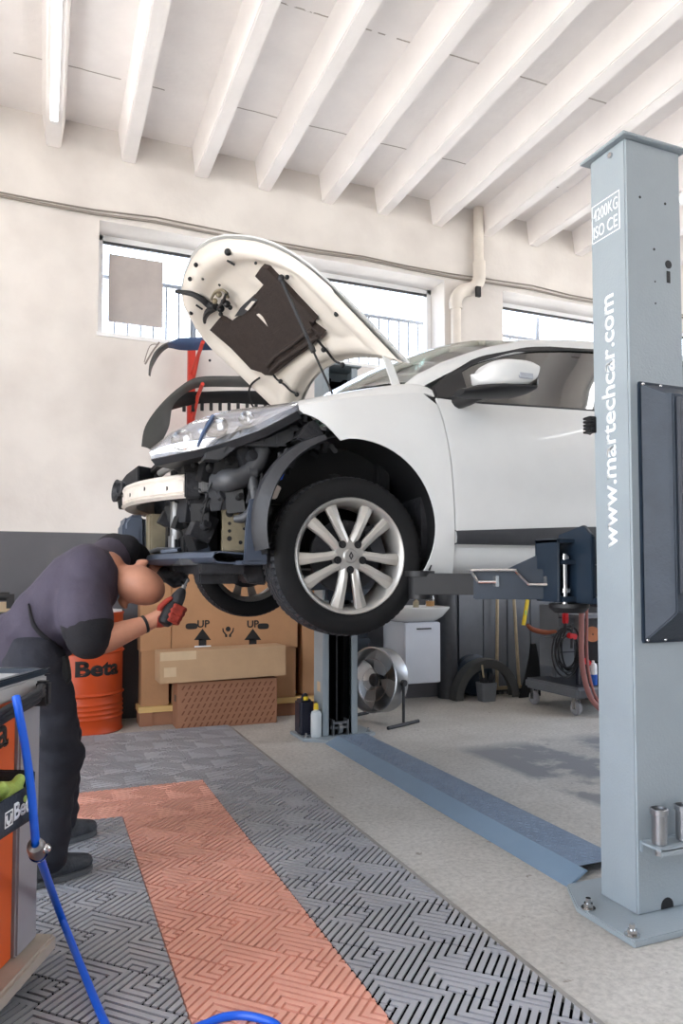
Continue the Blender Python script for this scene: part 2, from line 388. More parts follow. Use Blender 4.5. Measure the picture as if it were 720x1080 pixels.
def text(s, name, m, parent, org, right, up, height=None, width=None, extrude=.0006, bold=0.0, squeeze=None):
    cu = bpy.data.curves.new('t', 'FONT'); cu.body = s; cu.size = 1; cu.extrude = 0; cu.offset = bold; cu.align_x = 'LEFT'; cu.resolution_u = 4
    ob = bpy.data.objects.new('t', cu); COL.objects.link(ob)
    dg = bpy.context.evaluated_depsgraph_get(); me = bpy.data.meshes.new_from_object(ob.evaluated_get(dg))
    bpy.data.objects.remove(ob)
    bm = bmesh.new(); bm.from_mesh(me); bpy.data.meshes.remove(me)
    x0, x1 = min(v.co.x for v in bm.verts), max(v.co.x for v in bm.verts); y0, y1 = min(v.co.y for v in bm.verts), max(v.co.y for v in bm.verts)
    sx = width / (x1 - x0) if width else None; sy = height / (y1 - y0) if height else None
    sx = sx or sy; sy = sy or sx
    r_, u_ = V(right).normalized(), V(up).normalized(); n_ = r_.cross(u_)
    ext = bmesh.ops.extrude_face_region(bm, geom=list(bm.faces)); tops = {g for g in ext['geom'] if isinstance(g, bmesh.types.BMVert)}
    for v in bm.verts: v.co = V(org) + r_ * ((v.co.x - x0) * sx) + u_ * ((v.co.y - y0) * sy) + n_ * (extrude if v in tops else -extrude * .2)
    return finish(bm, name, m, parent, smooth=0)
def blob(prims, voxel, it=6, fac=.5):
    mb = MB()
    for p in prims:
        if p[0] == 'c': mb.tube(p[1], p[2], 16); [mb.ball(q, rr, n=8) for q, rr in zip(p[1], p[2])]
        elif p[0] == 'e': mb.ball(p[1], p[2], p[3] if len(p) > 3 else None, n=12)
    me = bpy.data.meshes.new('b'); mb.bm.to_mesh(me); mb.bm.free(); ob = bpy.data.objects.new('b', me); COL.objects.link(ob)
    md = ob.modifiers.new('r', 'REMESH'); md.mode = 'VOXEL'; md.voxel_size = voxel
    ms = ob.modifiers.new('s', 'SMOOTH'); ms.iterations = it; ms.factor = fac
    dg = bpy.context.evaluated_depsgraph_get(); me2 = bpy.data.meshes.new_from_object(ob.evaluated_get(dg))
    bpy.data.objects.remove(ob)
    r = MB(); r.bm.from_mesh(me2); bpy.data.meshes.remove(me2); return r
def rotz(a): return Matrix.Rotation(a, 4, 'Z')
def basis(x, y, z): return Matrix((V(x), V(y), V(z))).transposed().to_4x4()

# ================================================================== ROOM
WY = 6.2; ZB = 4.61; ZC = 4.86
XL, XR, YF = -3.2, 7.8, -4.5
struct(MB().bx((XL - .3, YF - .3, -.15), (XR + .3, WY + .35, 0)), 'floor', 'floor', loc=(0, 0, 0))
struct(MB().bx((XL - .3, YF - .3, ZC), (XR + .3, WY + .35, ZC + .25)), 'ceiling', 'slab', loc=(0, 0, ZC))
struct(MB().bx((XL - 40, -40, -.4), (XR + 40, 50, -.16)), 'yard_ground', 'outside')
# back wall with two long high windows
b = MB(); WIN = [(.38, 3.63, 3.146, 4.08), (4.315, 7.5, 3.146, 4.08)]
b.bx((XL - .3, WY, 0), (XR + .3, WY + .35, 3.146)); b.bx((XL - .3, WY, 4.08), (XR + .3, WY + .35, ZC))
b.bx((XL - .3, WY, 3.146), (.38, WY + .35, 4.08)); b.bx((3.63, WY, 3.146), (4.315, WY + .35, 4.08)); b.bx((7.5, WY, 3.146), (XR + .3, WY + .35, 4.08))
struct(b, 'wall_back', 'backwall', loc=(0, WY, 0), recalc=False)
struct(MB().bx((XL - .3, YF - .3, 0), (XR + .3, YF, ZC)), 'wall_front', 'wallgrey')
b = MB(); b.bx((XR, YF, 0), (XR + .3, WY, 1.6)); b.bx((XR, YF, 4.2), (XR + .3, WY, ZC)); b.bx((XR, YF, 1.6), (XR + .3, -2, 4.2)); b.bx((XR, 5, 1.6), (XR + .3, WY, 4.2)); struct(b, 'wall_right', 'wall', recalc=False)
b = MB(); b.bx((XL - .3, YF, 0), (XL, -3.8, ZC)); b.bx((XL - .3, 2.9, 0), (XL, WY, ZC)); b.bx((XL - .3, -3.8, 4.2), (XL, 2.9, ZC))
struct(b, 'wall_left', 'wall')
portal((XL - .15, -.45, 2.1), (1, 0, 0), 6.7, 4.2)
portal((XR + .15, 1.5, 2.9), (-1, 0, 0), 7.0, 2.6)
for x0, x1, z0, z1 in WIN: portal(((x0 + x1) / 2, WY + .4, (z0 + z1) / 2), (0, -1, 0), x1 - x0, z1 - z0)
# concrete joists
BX = [-1.17, -.58, .02, .605, 1.217, 1.78, 2.388, 2.95, 3.55, 4.12, 4.70, 5.29, 5.88, 6.47, 7.06, 7.65, -1.76, -2.35, -2.94]
for i, x in enumerate(BX):
    b = MB(); hw = .055
    b.prism([(x - hw, YF, ZB), (x + hw, YF, ZB), (x + hw + .035, YF, ZC + .01), (x - hw - .035, YF, ZC + .01)], (0, WY - YF, 0))
    struct(b, 'trim_%d' % (i + 1), 'ceil', bevel=.008)
# windows
for n, (x0, x1, z0, z1) in enumerate(WIN):
    yy = WY + .27; root = bpy.data.objects.new('window_%d' % (n + 1), None); COL.objects.link(root); root.location = (x0, yy, z0); ORG[root] = V((x0, yy, z0)); root['kind'] = 'structure'
    b = MB(); t = .05
    b.bx((x0, yy, z1 - t), (x1, yy + .06, z1)); b.bx((x0, yy, z0), (x1, yy + .06, z0 + t)); b.bx((x0, yy, z0), (x0 + t, yy + .06, z1)); b.bx((x1 - t, yy, z0), (x1, yy + .06, z1))
    part(b, 'window_frame', 'white', root, bevel=.004)
    part(MB().bx((x0 + .02, yy + .025, z0 + .02), (x1 - .02, yy + .032, z1 - .02)), 'window_pane', 'pane', root)
    part(MB().bx((x0 - .01, WY - .012, z0 - .03), (x1 + .01, WY + .3, z0 + .002)), 'window_sill', 'white', root)
    # security grille outside the glass
    b = MB(); yg = WY + .62
    b.cyl((x0 - .1, yg, z1 - .22), (x1 + .1, yg, z1 - .22), .02, n=8); b.cyl((x0 - .1, yg, z0 + .02), (x1 + .1, yg, z0 + .02), .014, n=8)
    k = x0 - .05
    while k < x1 + .05: b.cyl((k, yg, z0), (k, yg, z1 - .22), .010, n=6); k += .115
    for k in (x0 + .9, x1 - 1.0): b.cyl((k, yg, z0 - .02), (k, yg, z1 + .05), .022, n=8)
    part(MB().bx((x0 + t, yy - .004, z1 - t - .022), (x1 - t, yy + .02, z1 - t)), 'window_track', 'greyplastic', root)
    g = part(b, 'window_grille', 'fence', root)
    g['label'] = 'grey steel bars outside the window'
p1, p2 = aty(115, 268, WY + .25), aty(171, 346, WY + .25)
solo(MB().bx((p1.x, WY + .235, p2.z), (p2.x, WY + .262, p1.z)), 'board_panel', 'panel', 'mottled grey board covering the left pane of the high window', 'board', bevel=.003)

# cable along wall
b = MB(); pts = []
for k in range(25):
    x = -3 + 11.5 * k / 24; pts.append((x, WY - .018, 4.13 + .012 * math.sin(k * 1.7) - .006 * (k % 2)))
b.tube(pts, .011, 6); b.tube([(p[0], p[1] - .006, p[2] + .03 + .008 * math.sin(i * .9)) for i, p in enumerate(pts)], .007, 6)
solo(b, 'wall_cable', 'conduit', 'thin grey cable running along the white wall above the windows', 'cable')
# rain pipe between windows
px_ = 3.99
r = thing('drain_pipe', (3.85, WY - .07, 3.0), 'cream painted drain pipe with elbow on pier between the windows', 'pipe')
b = MB(); b.tube([(px_, WY - .065, ZC - .01), (px_, WY - .065, 4.2)], .05, 16); part(b, 'upper_pipe', 'pipe', r)
b = MB(); b.tube([(px_, WY - .065, 4.30), (px_, WY - .065, 4.12), (px_ - .08, WY - .066, 4.02), (px_ - .2, WY - .066, 3.97), (px_ - .27, WY - .066, 3.88), (px_ - .27, WY - .066, 3.78)], .064, 16, smooth=4)
part(b, 'elbow', 'pipe', r)
part(MB().tube([(px_ - .27, WY - .066, 3.82), (px_ - .27, WY - .066, 2.2)], .05, 16), 'lower_pipe', 'pipe', r)
b = MB(); b.box((px_ - .06, WY - .14, 3.96), (.05, .03, .10)); part(b, 'black_bracket', 'black', r)

# fluorescent tubes
def tube_light(x, y0, y1, label):
    r = thing('fluorescent_light', (x, (y0 + y1) / 2, ZB), label, 'light', None)
    part(MB().bx((x - .03, y0, ZB - .04), (x + .03, y1, ZB + .0)), 'housing', 'white', r, bevel=.006)
    part(MB().tube([(x, y0 + .02, ZB - .058), (x, y1 - .02, ZB - .058)], .022, 12), 'tube', 'lamp', r)
    isles(MB().bx((x - .028, y0 - .01, ZB - .085), (x + .028, y0 + .03, ZB - .02)).bx((x - .028, y1 - .03, ZB - .085), (x + .028, y1 + .01, ZB - .02)), 'end_cap', 'white', r, bevel=.004)
tube_light(.02, 4.2, 5.72, 'lit fluorescent tube under the leftmost ceiling joist, nearest the left edge')
tube_light(5.29, 3.3, 4.85, 'lit fluorescent tube far right behind the near lift column')
tube_light(4.70, 1.1, 2.5, 'lit fluorescent tube overhead in front of the near lift post')
tube_light(.02, 0.4, 1.9, 'added unseen fill tube overhead above the tool cart')  # out-of-view tube added as ceiling fill
tube_light(5.29, -.8, .7, 'added unseen fill tube overhead near the front right corner')  # another unseen tube, added to brighten the ceiling

# ================================================================== FLOOR MAT
MX0, MX1 = .84 - .475 * 4, .84 + .475
MY0, MY1 = 4.1 - .475 * 8, 5.525
pitch = .0250; WID = .66; BLK = 5
def clip(poly, x0, x1, y0, y1):
    for ax, lim, sg in ((0, x0, 1), (0, x1, -1), (1, y0, 1), (1, y1, -1)):
        out = []
        for i in range(len(poly)):
            a, c = poly[i], poly[(i + 1) % len(poly)]; da, dc = sg * (a[ax] - lim), sg * (c[ax] - lim)
            if da >= 0: out.append(a)
            if da * dc < 0: t = da / (da - dc); out.append((a[0] + (c[0] - a[0]) * t, a[1] + (c[1] - a[1]) * t))
        poly = out
        if len(poly) < 3: return None
    return poly
def bars(fields, zt=.022, zb=.0165):
    b = MB(); S = BLK * pitch; q = math.sqrt(.5); rnd = random.Random(3)
    def emit(u0, u1, v0, v1):
        poly = [(q * (u + v), q * (u - v)) for u, v in ((u0, v0), (u1, v0), (u1, v1), (u0, v1))]
        for fx in fields:
            c = clip(poly, *fx)
            if c:
                area = sum(c[i][0] * c[(i + 1) % len(c)][1] - c[(i + 1) % len(c)][0] * c[i][1] for i in range(len(c)))
                if abs(area) < 2e-5: continue
                if area < 0: c = c[::-1]
                lo = [b.v((x, y, zb)) for x, y in c]; hi = [b.v((x, y, zt)) for x, y in c]; b.f(hi)
                for i in range(len(c)): b.f([lo[i], lo[(i + 1) % len(c)], hi[(i + 1) % len(c)], hi[i]])
    n = int(8 / S)
    for i in range(-n, n):
        for j in range(-n, n):
            u0, v0 = i * S, j * S; cx, cy = q * (u0 + v0 + S), q * (u0 - v0)
            if not any(f[0] - S < cx < f[1] + S and f[2] - S < cy < f[3] + S for f in fields): continue
            mode = (i * 2 + j + (i // 2)) % 4
            for k in range(BLK):
                a, a1 = k * pitch, (k + WID) * pitch; full = S - (1 - WID) * pitch
                if mode == 0: L = [(0, a1, a, a1), (a, a1, 0, a)]
                elif mode == 1: L = [(a, full, a, a1), (a, a1, a1, full)]
                elif mode == 2: L = [(0, S, a, a1)]
                else: L = [(0, a1, full - a1, full - a), (a, a1, full - a, full + (S - full))]
                for (p0, p1, r0, r1) in L:
                    if p1 - p0 < 1e-4 or r1 - r0 < 1e-4: continue
                    emit(u0 + p0, u0 + p1, v0 + r0, v0 + r1)
    return b
RX0, RX1 = .84 - .475, .84
red_fields = [(RX0 + .002, RX1 - .002, MY0, 4.1 - .002), (MX0, RX0, 3.625 + .002, 4.1 - .002)]
grey_fields = [(RX1 + .002, MX1, MY0, MY1), (MX0, RX1 - .002, 4.1 + .002, MY1), (MX0, RX0 - .002, MY0, 3.625 - .002)]
root = thing('floor_mat', ((MX0 + MX1) / 2, (MY0 + MY1) / 2, 0), 'interlocking ribbed floor tiles in grey with a red L-shaped band, under the mechanic', 'floor mat')
b = MB()
for f in grey_fields: b.bx((f[0], f[2], .001), (f[1], f[3], .004))
part(b, 'slot_shade_base', 'matblk', root)  # black sheet below the bars, slot shade put into its colour
o = part(bars(grey_fields), 'grey_tiles', 'matgrey', root, smooth=0, recalc=False); o['label'] = 'grey tiles with diagonal slots'
b = MB()
for f in red_fields: b.bx((f[0], f[2], .001), (f[1], f[3], .0165))
part(b, 'red_tile_base', 'matredgap', root)
o = part(bars(red_fields, zb=.0166), 'red_tiles', 'matred', root, smooth=0, recalc=False); o['label'] = 'worn red tiles with diagonal ribs'
b = MB()
b.prism([(MX1, MY0, .001), (MX1 + .042, MY0, .001), (MX1 + .036, MY0, .006), (MX1, MY0, .022)], (0, MY1 - MY0, 0))
b.prism([(MX0, MY1, .001), (MX0, MY1 + .042, .001), (MX0, MY1 + .036, .006), (MX0, MY1, .022)], (MX1 - MX0, 0, 0))
part(b, 'ramp_edge', 'matedge', root)
# tile seams
# ================================================================== TWO-POST LIFT
def lift_column(name, x0, x1, y0, y1, sgn, label, H=2.68):
    """C-shaped post; closed back at y0, open towards y1 (sgn = direction of the opening along Y)."""
    r = thing(name, ((x0 + x1) / 2, (y0 + y1) / 2, 0), label, 'lift column')
    t = .012; b = MB(); e = .05
    out = [(x0, y1), (x0, y0), (x1, y0), (x1, y1)]
    ring = [(x0 + e, y1), (x0, y1), (x0, y0), (x1, y0), (x1, y1), (x1 - e, y1), (x1 - e, y1 - sgn * t), (x1 - t, y1 - sgn * t), (x1 - t, y0 + sgn * t), (x0 + t, y0 + sgn * t), (x0 + t, y1 - sgn * t), (x0 + e, y1 - sgn * t)]
    b.prism([(x, y, .02) for x, y in ring], (0, 0, H - .02))
    part(b, 'post', 'lift', r, bevel=.009, segs=3)
    return r
CX0, CX1, CY0, CY1 = 1.85, 2.105, 1.924, 2.10
L1 = lift_column('lift_column', CX0, CX1, CY0, CY1, 1, 'tall near grey lift post with white web address lettering, right foreground')
b = MB().bx((CX0 - .022, CY0 - .018, 2.68), (CX1 + .02, CY1 + .03, 2.692)); part(b, 'top_plate', 'lift', L1, bevel=.003)
b = MB(); b.prism([(1.71, 1.795, 0), (2.30, 1.795, 0), (2.30, 2.22, 0), (1.80, 2.22, 0), (1.71, 2.06, 0)], (0, 0, .022)); part(b, 'base_plate', 'lift', L1, bevel=.004)
def bolt(p, parent, s=.016, h=.035):
    b = MB(); p = V(p); b.cyl(p, p + V((0, 0, .004)), s * 1.5, n=14); b.cyl(p + V((0, 0, .004)), p + V((0, 0, .018)), s, n=6); b.cyl(p + V((0, 0, .018)), p + V((0, 0, h)), s * .55, n=10)
    part(b, 'anchor_bolt', 'chrome', parent)
for p in ((1.735, 2.03, .022), (1.735, 1.83, .022), (2.26, 1.83, .022)): bolt(p, L1)
# holes and slots in the post
b = MB()
def disc_y(b, px, py, rad, y=CY0): p = aty(px, py, y); b.cyl((p.x, y - .0012, p.z), (p.x, y + .002, p.z), rad, n=14)
for px, py, rr in ((674.5, 208, .0048), (701, 215, .0048), (689.5, 263, .0045), (690.5, 297, .003), (691, 320, .003)): disc_y(b, px, py, rr)
p = aty(704.5, 279, CY0); b.cyl((p.x, CY0 - .0012, p.z), (p.x, CY0 + .002, p.z), .015, n=18)
p = aty(704.5, 292, CY0); b.bx((p.x - .008, CY0 - .0012, p.z - .022), (p.x + .008, CY0 + .002, p.z + .02))
p0 = aty(697, 967, CY0); p1 = aty(709.5, 945, CY0)
hw = (p1.x - p0.x) / 2; cx = (p1.x + p0.x) / 2
prof = [(cx - hw, .026), (cx + hw, .026), (cx + hw, p1.z - hw)] + [(cx + hw * math.cos(a), p1.z - hw + hw * math.sin(a)) for a in [math.pi * k / 8 for k in range(1, 8)]] + [(cx - hw, p1.z - hw)]
b.prism([(x, CY0 - .0012, z) for x, z in prof], (0, .003, 0))
part(b, 'drilled_holes', 'black', L1, label='black holes and slots in the post')
# lettering on the left face (faces -X)
tb = atx(645, 578, CX0); tt = atx(640, 312, CX0)
text('www.martechcar.com', 'lettering', 'letter', L1, (CX0 - .0006, 1.988, tb.z), (0, 0, 1), (0, 1, 0), width=tt.z - tb.z, height=.066, bold=.018)
q0 = atx(624, 219, CX0); q1 = atx(653.5, 199, CX0); z0, z1 = 2.368, 2.508; y0, y1 = 2.092, 1.952
b = MB(); t = .0035
for a, c in (((y0, z0), (y1, z0 + t)), ((y0, z1 - t), (y1, z1)), ((y0, z0), (y0 - t, z1)), ((y1 + t, z0), (y1, z1))): b.bx((CX0 - .001, a[0], a[1]), (CX0 + .001, c[0], c[1]))
part(b, 'rating_frame', 'letter', L1)
text('4200KG', 'rating_lettering', 'letter', L1, (CX0 - .0006, y0 - .009, z0 + .078), (0, -1, 0), (0, 0, 1), width=.122, height=.045, bold=.004)
text('ISO', 'rating_lettering', 'letter', L1, (CX0 - .0006, y0 - .009, z0 + .015), (0, -1, 0), (0, 0, 1), width=.055, height=.045, bold=.008)
text('CE', 'rating_lettering', 'letter', L1, (CX0 - .0006, y0 - .078, z0 + .015), (0, -1, 0), (0, 0, 1), width=.05, height=.045, bold=.0)
b = MB().cyl((CX0 - .008, 1.99, 2.65), (CX0 + .004, 1.99, 2.65), .010, n=10); part(b, 'top_bolt', 'chrome', L1)
# rubber door pad on the far left edge
b = MB()
for k in range(5): b.bx((CX0 - .028, 2.085, 1.672 + k * .0125), (CX0 + .004, 2.125, 1.681 + k * .0125))
b.bx((CX0 - .012, 2.085, 1.672), (CX0 + .004, 2.125, 1.73)); part(b, 'door_pad', 'black', L1, bevel=.002)
# dark cover on the front face
ct, cb = aty(677, 404, CY0), aty(677, 677, CY0)
X0, X1c, Z1, Z0 = 1.893, 2.38, 1.815, .93
def frame_sec(d, m, s=0): return [(X0 + m, CY0 - d, Z0 + m + s), (X1c - m, CY0 - d, Z0 + m + s), (X1c - m, CY0 - d, Z1 - m), (X0 + m, CY0 - d, Z1 - m)]
b = MB(); b.rings([frame_sec(0, 0), frame_sec(.008, 0), frame_sec(.075, .045, .03), frame_sec(.10, .05, .05)], True); part(b, 'motor_cover', 'cover', L1, bevel=.004)
b = MB(); b.rings([frame_sec(.100, .062, .10), frame_sec(.112, .062, .10), frame_sec(.118, .068, .11)], True); part(b, 'cover_panel', 'coverlip', L1, bevel=.003)
b = MB(); b.bx((X0 - .006, CY0 - .012, Z1 - .004), (X1c, CY0, Z1 + .006)).bx((X0 - .006, CY0 - .012, Z0 - .006), (X1c, CY0, Z0 + .004)).bx((X0 - .008, CY0 - .010, Z0), (X0 + .002, CY0, Z1)); part(b, 'cover_flange', 'armblue', L1, bevel=.002)
b = MB()
for x, z in ((X0 + .006, Z1 - .003), (X0 + .085, Z1 - .003), (X0 + .006, Z0 + .004), (X0 + .085, Z0 + .004)): b.ball((x, CY0 - .014, z), .006, n=6)
isles(b, 'screw', 'chrome', L1)
# adapter holder + chrome adapters
hz = .262
b = MB(); b.bx((1.862, CY0 - .095, hz - .004), (2.2, CY0 - .01, hz + .004)).bx((1.862, CY0 - .012, hz - .03), (2.2, CY0, hz + .006)).bx((1.862, CY0 - .095, hz - .022), (2.2, CY0 - .091, hz + .004)); part(b, 'adapter_holder', 'lift', L1, bevel=.002)
def adapter(x, y, label):
    r = thing('lift_adapter', (x, y, hz - .03), label, 'lift adapter', 'steel adapters in the post holder')
    b = MB(); b.lathe([(.002, -.035), (.016, -.035), (.016, 0), (.024, .004), (.024, .10), (.027, .104), (.027, .112), (.021, .112), (.021, .05), (.002, .05)], (x, y, hz + .004), (0, 0, 1), 28); part(b, 'sleeve', 'steel', r)
    b = MB(); b.lathe([(.0245, .098), (.029, .1), (.029, .116), (.0245, .118)], (x, y, hz + .004), (0, 0, 1), 28); part(b, 'collar', 'steel', r)
adapter(1.899, CY0 - .05, 'left cylindrical steel adapter in the holder on the near lift post')
adapter(2.005, CY0 - .05, 'right steel adapter in the post holder, cut by the photo edge')
# carriage and front arm of the near column
b = MB(); b.bx((1.862, 2.06, .98), (2.09, 2.09, 1.75)); part(b, 'carriage', 'armblue', L1, bevel=.004)
b = MB()
b.prism([(1.845, 2.115, 1.055), (1.845, 2.115, 1.30), (1.845, 2.16, 1.34), (1.845, 2.30, 1.31), (1.845, 2.30, 1.055)], (.018, 0, 0))
b.bx((1.85, 2.10, 1.05), (2.09, 2.32, 1.072)); b.bx((1.78, 2.20, 1.195), (2.09, 2.34, 1.212)); b.bx((1.78, 2.20, 1.055), (1.86, 2.34, 1.075)); b.bx((1.765, 2.205, 1.055), (1.778, 2.335, 1.29)); b.bx((1.765, 2.205, 1.275), (1.85, 2.335, 1.29)); b.bx((1.845, 2.32, 1.05), (2.09, 2.335, 1.30))
part(b, 'carriage_bracket', 'armblue', L1, bevel=.003)
b = MB(); b.cyl((1.812, 2.225, 1.03), (1.812, 2.225, 1.235), .011, n=14).cyl((1.812, 2.225, 1.09), (1.812, 2.225, 1.105), .022, n=14).cyl((1.812, 2.225, 1.215), (1.812, 2.225, 1.228), .018, n=14); part(b, 'pivot_pin', 'chrome', L1)
b = MB(); b.lathe([(.002, 0), (.055, 0), (.075, .02), (.075, .035), (.002, .035)], (1.86, 2.26, 1.012), (0, 0, 1), 20); part(b, 'gear_disc', 'black', L1)
PA, PB = V((1.83, 2.32, 1.127)), V((1.40, 2.60, 1.127)); da = (PB - PA).normalized(); na = V((da.y, -da.x, 0))
if na.y > 0: na = -na
def beam(b, a, c, w, z0, z1, z1b=None):
    a, c = V(a), V(c); d = (c - a).normalized(); n = V((-d.y, d.x, 0)) * w / 2
    z1b = z1 if z1b is None else z1b
    vs = [b.v((a + n).xy.to_3d() + V((0, 0, z0))), b.v((a - n).xy.to_3d() + V((0, 0, z0))), b.v((c - n).xy.to_3d() + V((0, 0, z0))), b.v((c + n).xy.to_3d() + V((0, 0, z0))),
          b.v((a + n).xy.to_3d() + V((0, 0, z1))), b.v((a - n).xy.to_3d() + V((0, 0, z1))), b.v((c - n).xy.to_3d() + V((0, 0, z1b))), b.v((c + n).xy.to_3d() + V((0, 0, z1b)))]
    for q in ((3, 2, 1, 0), (4, 5, 6, 7), (0, 1, 5, 4), (1, 2, 6, 5), (2, 3, 7, 6), (3, 0, 4, 7)): b.f([vs[i] for i in q])
PM = PA + da * .30
b = MB(); beam(b, PA, PM, .12, 1.062, 1.178); part(b, 'outer_arm', 'armblue', L1, bevel=.004)
b = MB(); beam(b, PA + da * .01, PA + da * .17, .06, 1.178, 1.255, 1.18); part(b, 'arm_gusset', 'armblue', L1, bevel=.003)
b = MB(); beam(b, PM - da * .02, PB + da * .02, .098, 1.078, 1.162); part(b, 'inner_arm', 'black', L1, bevel=.004)
b = MB(); pc = PB + da * .0; b.cyl((pc.x, pc.y, 1.06), (pc.x, pc.y, 1.164), .045, n=20).cyl((pc.x, pc.y, 1.150), (pc.x, pc.y, 1.172), .06, n=20); part(b, 'lift_pad', 'black', L1)
n0 = na * .075
def ap(t, z): p = PA + da * t + n0; return (p.x, p.y, z)
pts = []
for px, py in ((504, 614), (497, 603), (500, 601.5), (540, 601.5), (545, 604), (556, 615), (560, 616.5), (577, 616.5)):
    pts.append(onplane(px, py, PA + n0, na))
b = MB(); b.tube(pts, .0065, 8, smooth=3); q = onplane(523, 614, PA + n0, na); b.tube([pts[0], q], .0065, 8); part(b, 'arm_handle', 'chrome', L1)
b = MB()
for px in (523, 577):
    q = onplane(px, 613, PA + n0, na); b.box(q - na * .006, (.016, .022, .042))
isles(b, 'handle_bracket', 'chrome', L1, bevel=.002)
# far column
L2 = lift_column('lift_column', 1.845, 2.115, 5.06, 4.87, -1, 'far light-blue lift post with black channel, behind the front wheel')
b = MB().bx((1.825, 4.84, 2.68), (2.135, 5.08, 2.692)); part(b, 'top_plate', 'lift', L2, bevel=.003)
b = MB(); b.prism([(1.86, 4.73, 0), (2.09, 4.73, 0), (2.25, 4.86, 0), (2.25, 5.14, 0), (1.69, 5.14, 0), (1.69, 4.86, 0)], (0, 0, .022)); part(b, 'base_plate', 'lift', L2, bevel=.003)
b = MB().bx((1.858, 5.0, .03), (2.10, 5.045, 2.6)); b.bx((1.90, 4.93, .03), (1.93, 5.0, 2.6)); b.bx((2.03, 4.93, .03), (2.06, 5.0, 2.6)); part(b, 'channel_lining', 'matblk', L2)
b = MB().tube([(1.975, 4.93, .1), (1.975, 4.93, 2.5)], .008, 8); part(b, 'lift_cable', 'grime', L2)
b = MB().bx((1.92, 4.86, .022), (1.93, 4.94, .13)).bx((2.03, 4.86, .022), (2.04, 4.94, .13)).bx((1.92, 4.87, .1), (2.04, 4.90, .115)); b.cyl((1.91, 4.9, .07), (2.05, 4.9, .07), .012, n=10).cyl((1.965, 4.9, .07), (1.995, 4.9, .07), .045, n=18); part(b, 'pulley_bracket', 'steel', L2)
for p in ((1.73, 4.90, .022), (2.21, 4.90, .022)): bolt(p, L2, .012, .028)
p = atx(336, 724, 1.845); b = MB().bx((1.8435, p.y - .03, p.z - .035), (1.846, p.y + .03, p.z + .035)); part(b, 'warning_label', 'tape', L2)
b = MB(); b.bx((1.862, 4.82, .98), (2.10, 4.885, 1.7)); beam(b, (1.95, 4.8, 0), (1.45, 4.36, 0), .11, 1.06, 1.165); beam(b, (2.05, 4.8, 0), (2.6, 4.36, 0), .11, 1.06, 1.165); part(b, 'carriage', 'armblue', L2, bevel=.004)
# floor cover between the posts
r = thing('floor_cover', (1.98, 3.5, 0), 'long blue-grey sloped checker-plate cable cover on the floor between the lift posts', 'cable cover')
ya, yb = 2.235, 4.735
b = MB(); b.prism([(1.815, ya, .0), (1.815, ya, .004), (1.905, ya, .05), (1.91, ya, .046), (1.83, ya, 0)], (0, yb - ya, 0)); part(b, 'sloped_edge', 'liftblue', r)
b = MB(); b.prism([(1.905, ya + .05, .050), (1.905, ya + .05, .046), (2.105, ya + .05, .046), (2.15, ya + .05, .0), (2.155, ya + .05, .003), (2.11, ya + .05, .052)], (0, yb - ya - .05, 0)); part(b, 'tread_plate', 'plate', r)
b = MB(); rnd = random.Random(2)
y = ya + .08
while y < yb - .03:
    for k in range(5):
        x = 1.93 + k * .038 + (.019 if int((y - ya) / .03) % 2 else 0)
        if x < 2.095: b.box((x, y, .0515), (.022, .006, .003), rot=rotz(R(45 if (k + int((y - ya) / .03)) % 2 else -45)))
    y += .03
part(b, 'tread_pattern', 'plate', r)

# ================================================================== CAR (local: x rearwards from front axle, y from centreline, z from its tyre-contact plane)
CO = V((1.12, 3.48, .995))
CAR = thing('car', CO, 'white hatchback raised on the lift, hood open and front bumper removed', 'car')
def cmb(): return MB(CO)
def wy(x, z):
    y = .895
    if z > .55: y -= .085 * ((z - .55) / .38) ** 2
    if z < .40: y -= .035 * ((.40 - z) / .23) ** 2
    if x < -.02: y -= .20 * (x + .02) ** 2 * 4
    if x > 2.2: y -= .12 * (x - 2.2) ** 2
    # soft shoulder crease and door hollow
    if .4 < x < 2.6 and .36 < z < .62: y -= .012 * math.sin(math.pi * (z - .36) / .26) * max(0, min(1, (x - .46) / .25)) ** 2 * (3 - 2 * max(0, min(1, (x - .46) / .25)))
    return y
def mirror_part(o, name):
    me = o.data.copy()
    for v in me.vertices: v.co.y *= -1
    me.flip_normals(); c = bpy.data.objects.new(name, me); COL.objects.link(c); c.parent = CAR; ORG[c] = CO
    for md in o.modifiers:
        if md.type == 'SOLIDIFY': n = c.modifiers.new('thickness', 'SOLIDIFY'); n.thickness = md.thickness; n.offset = md.offset; c.modifiers.new('edges', 'EDGE_SPLIT').split_angle = R(48)
    if 'label' in o: c['label'] = o['label']
    return c
def loft2(b, B_, T_, n=10, yf=wy):
    rows = []
    for (bx_, bz), (tx, tz) in zip(B_, T_):
        row = []
        for k in range(n + 1):
            f = k / n; x = bx_ + (tx - bx_) * f; z = bz + (tz - bz) * f
            row.append((x, -yf(x, z), z))
        rows.append(row)
    return b.grid(rows)
AC, AR = V((.0, .34)), .352
def door_x(z): return interp([(.16, .445), (.28, .440), (.45, .432), (.65, .418), (.80, .403), (.91, .385)], z)
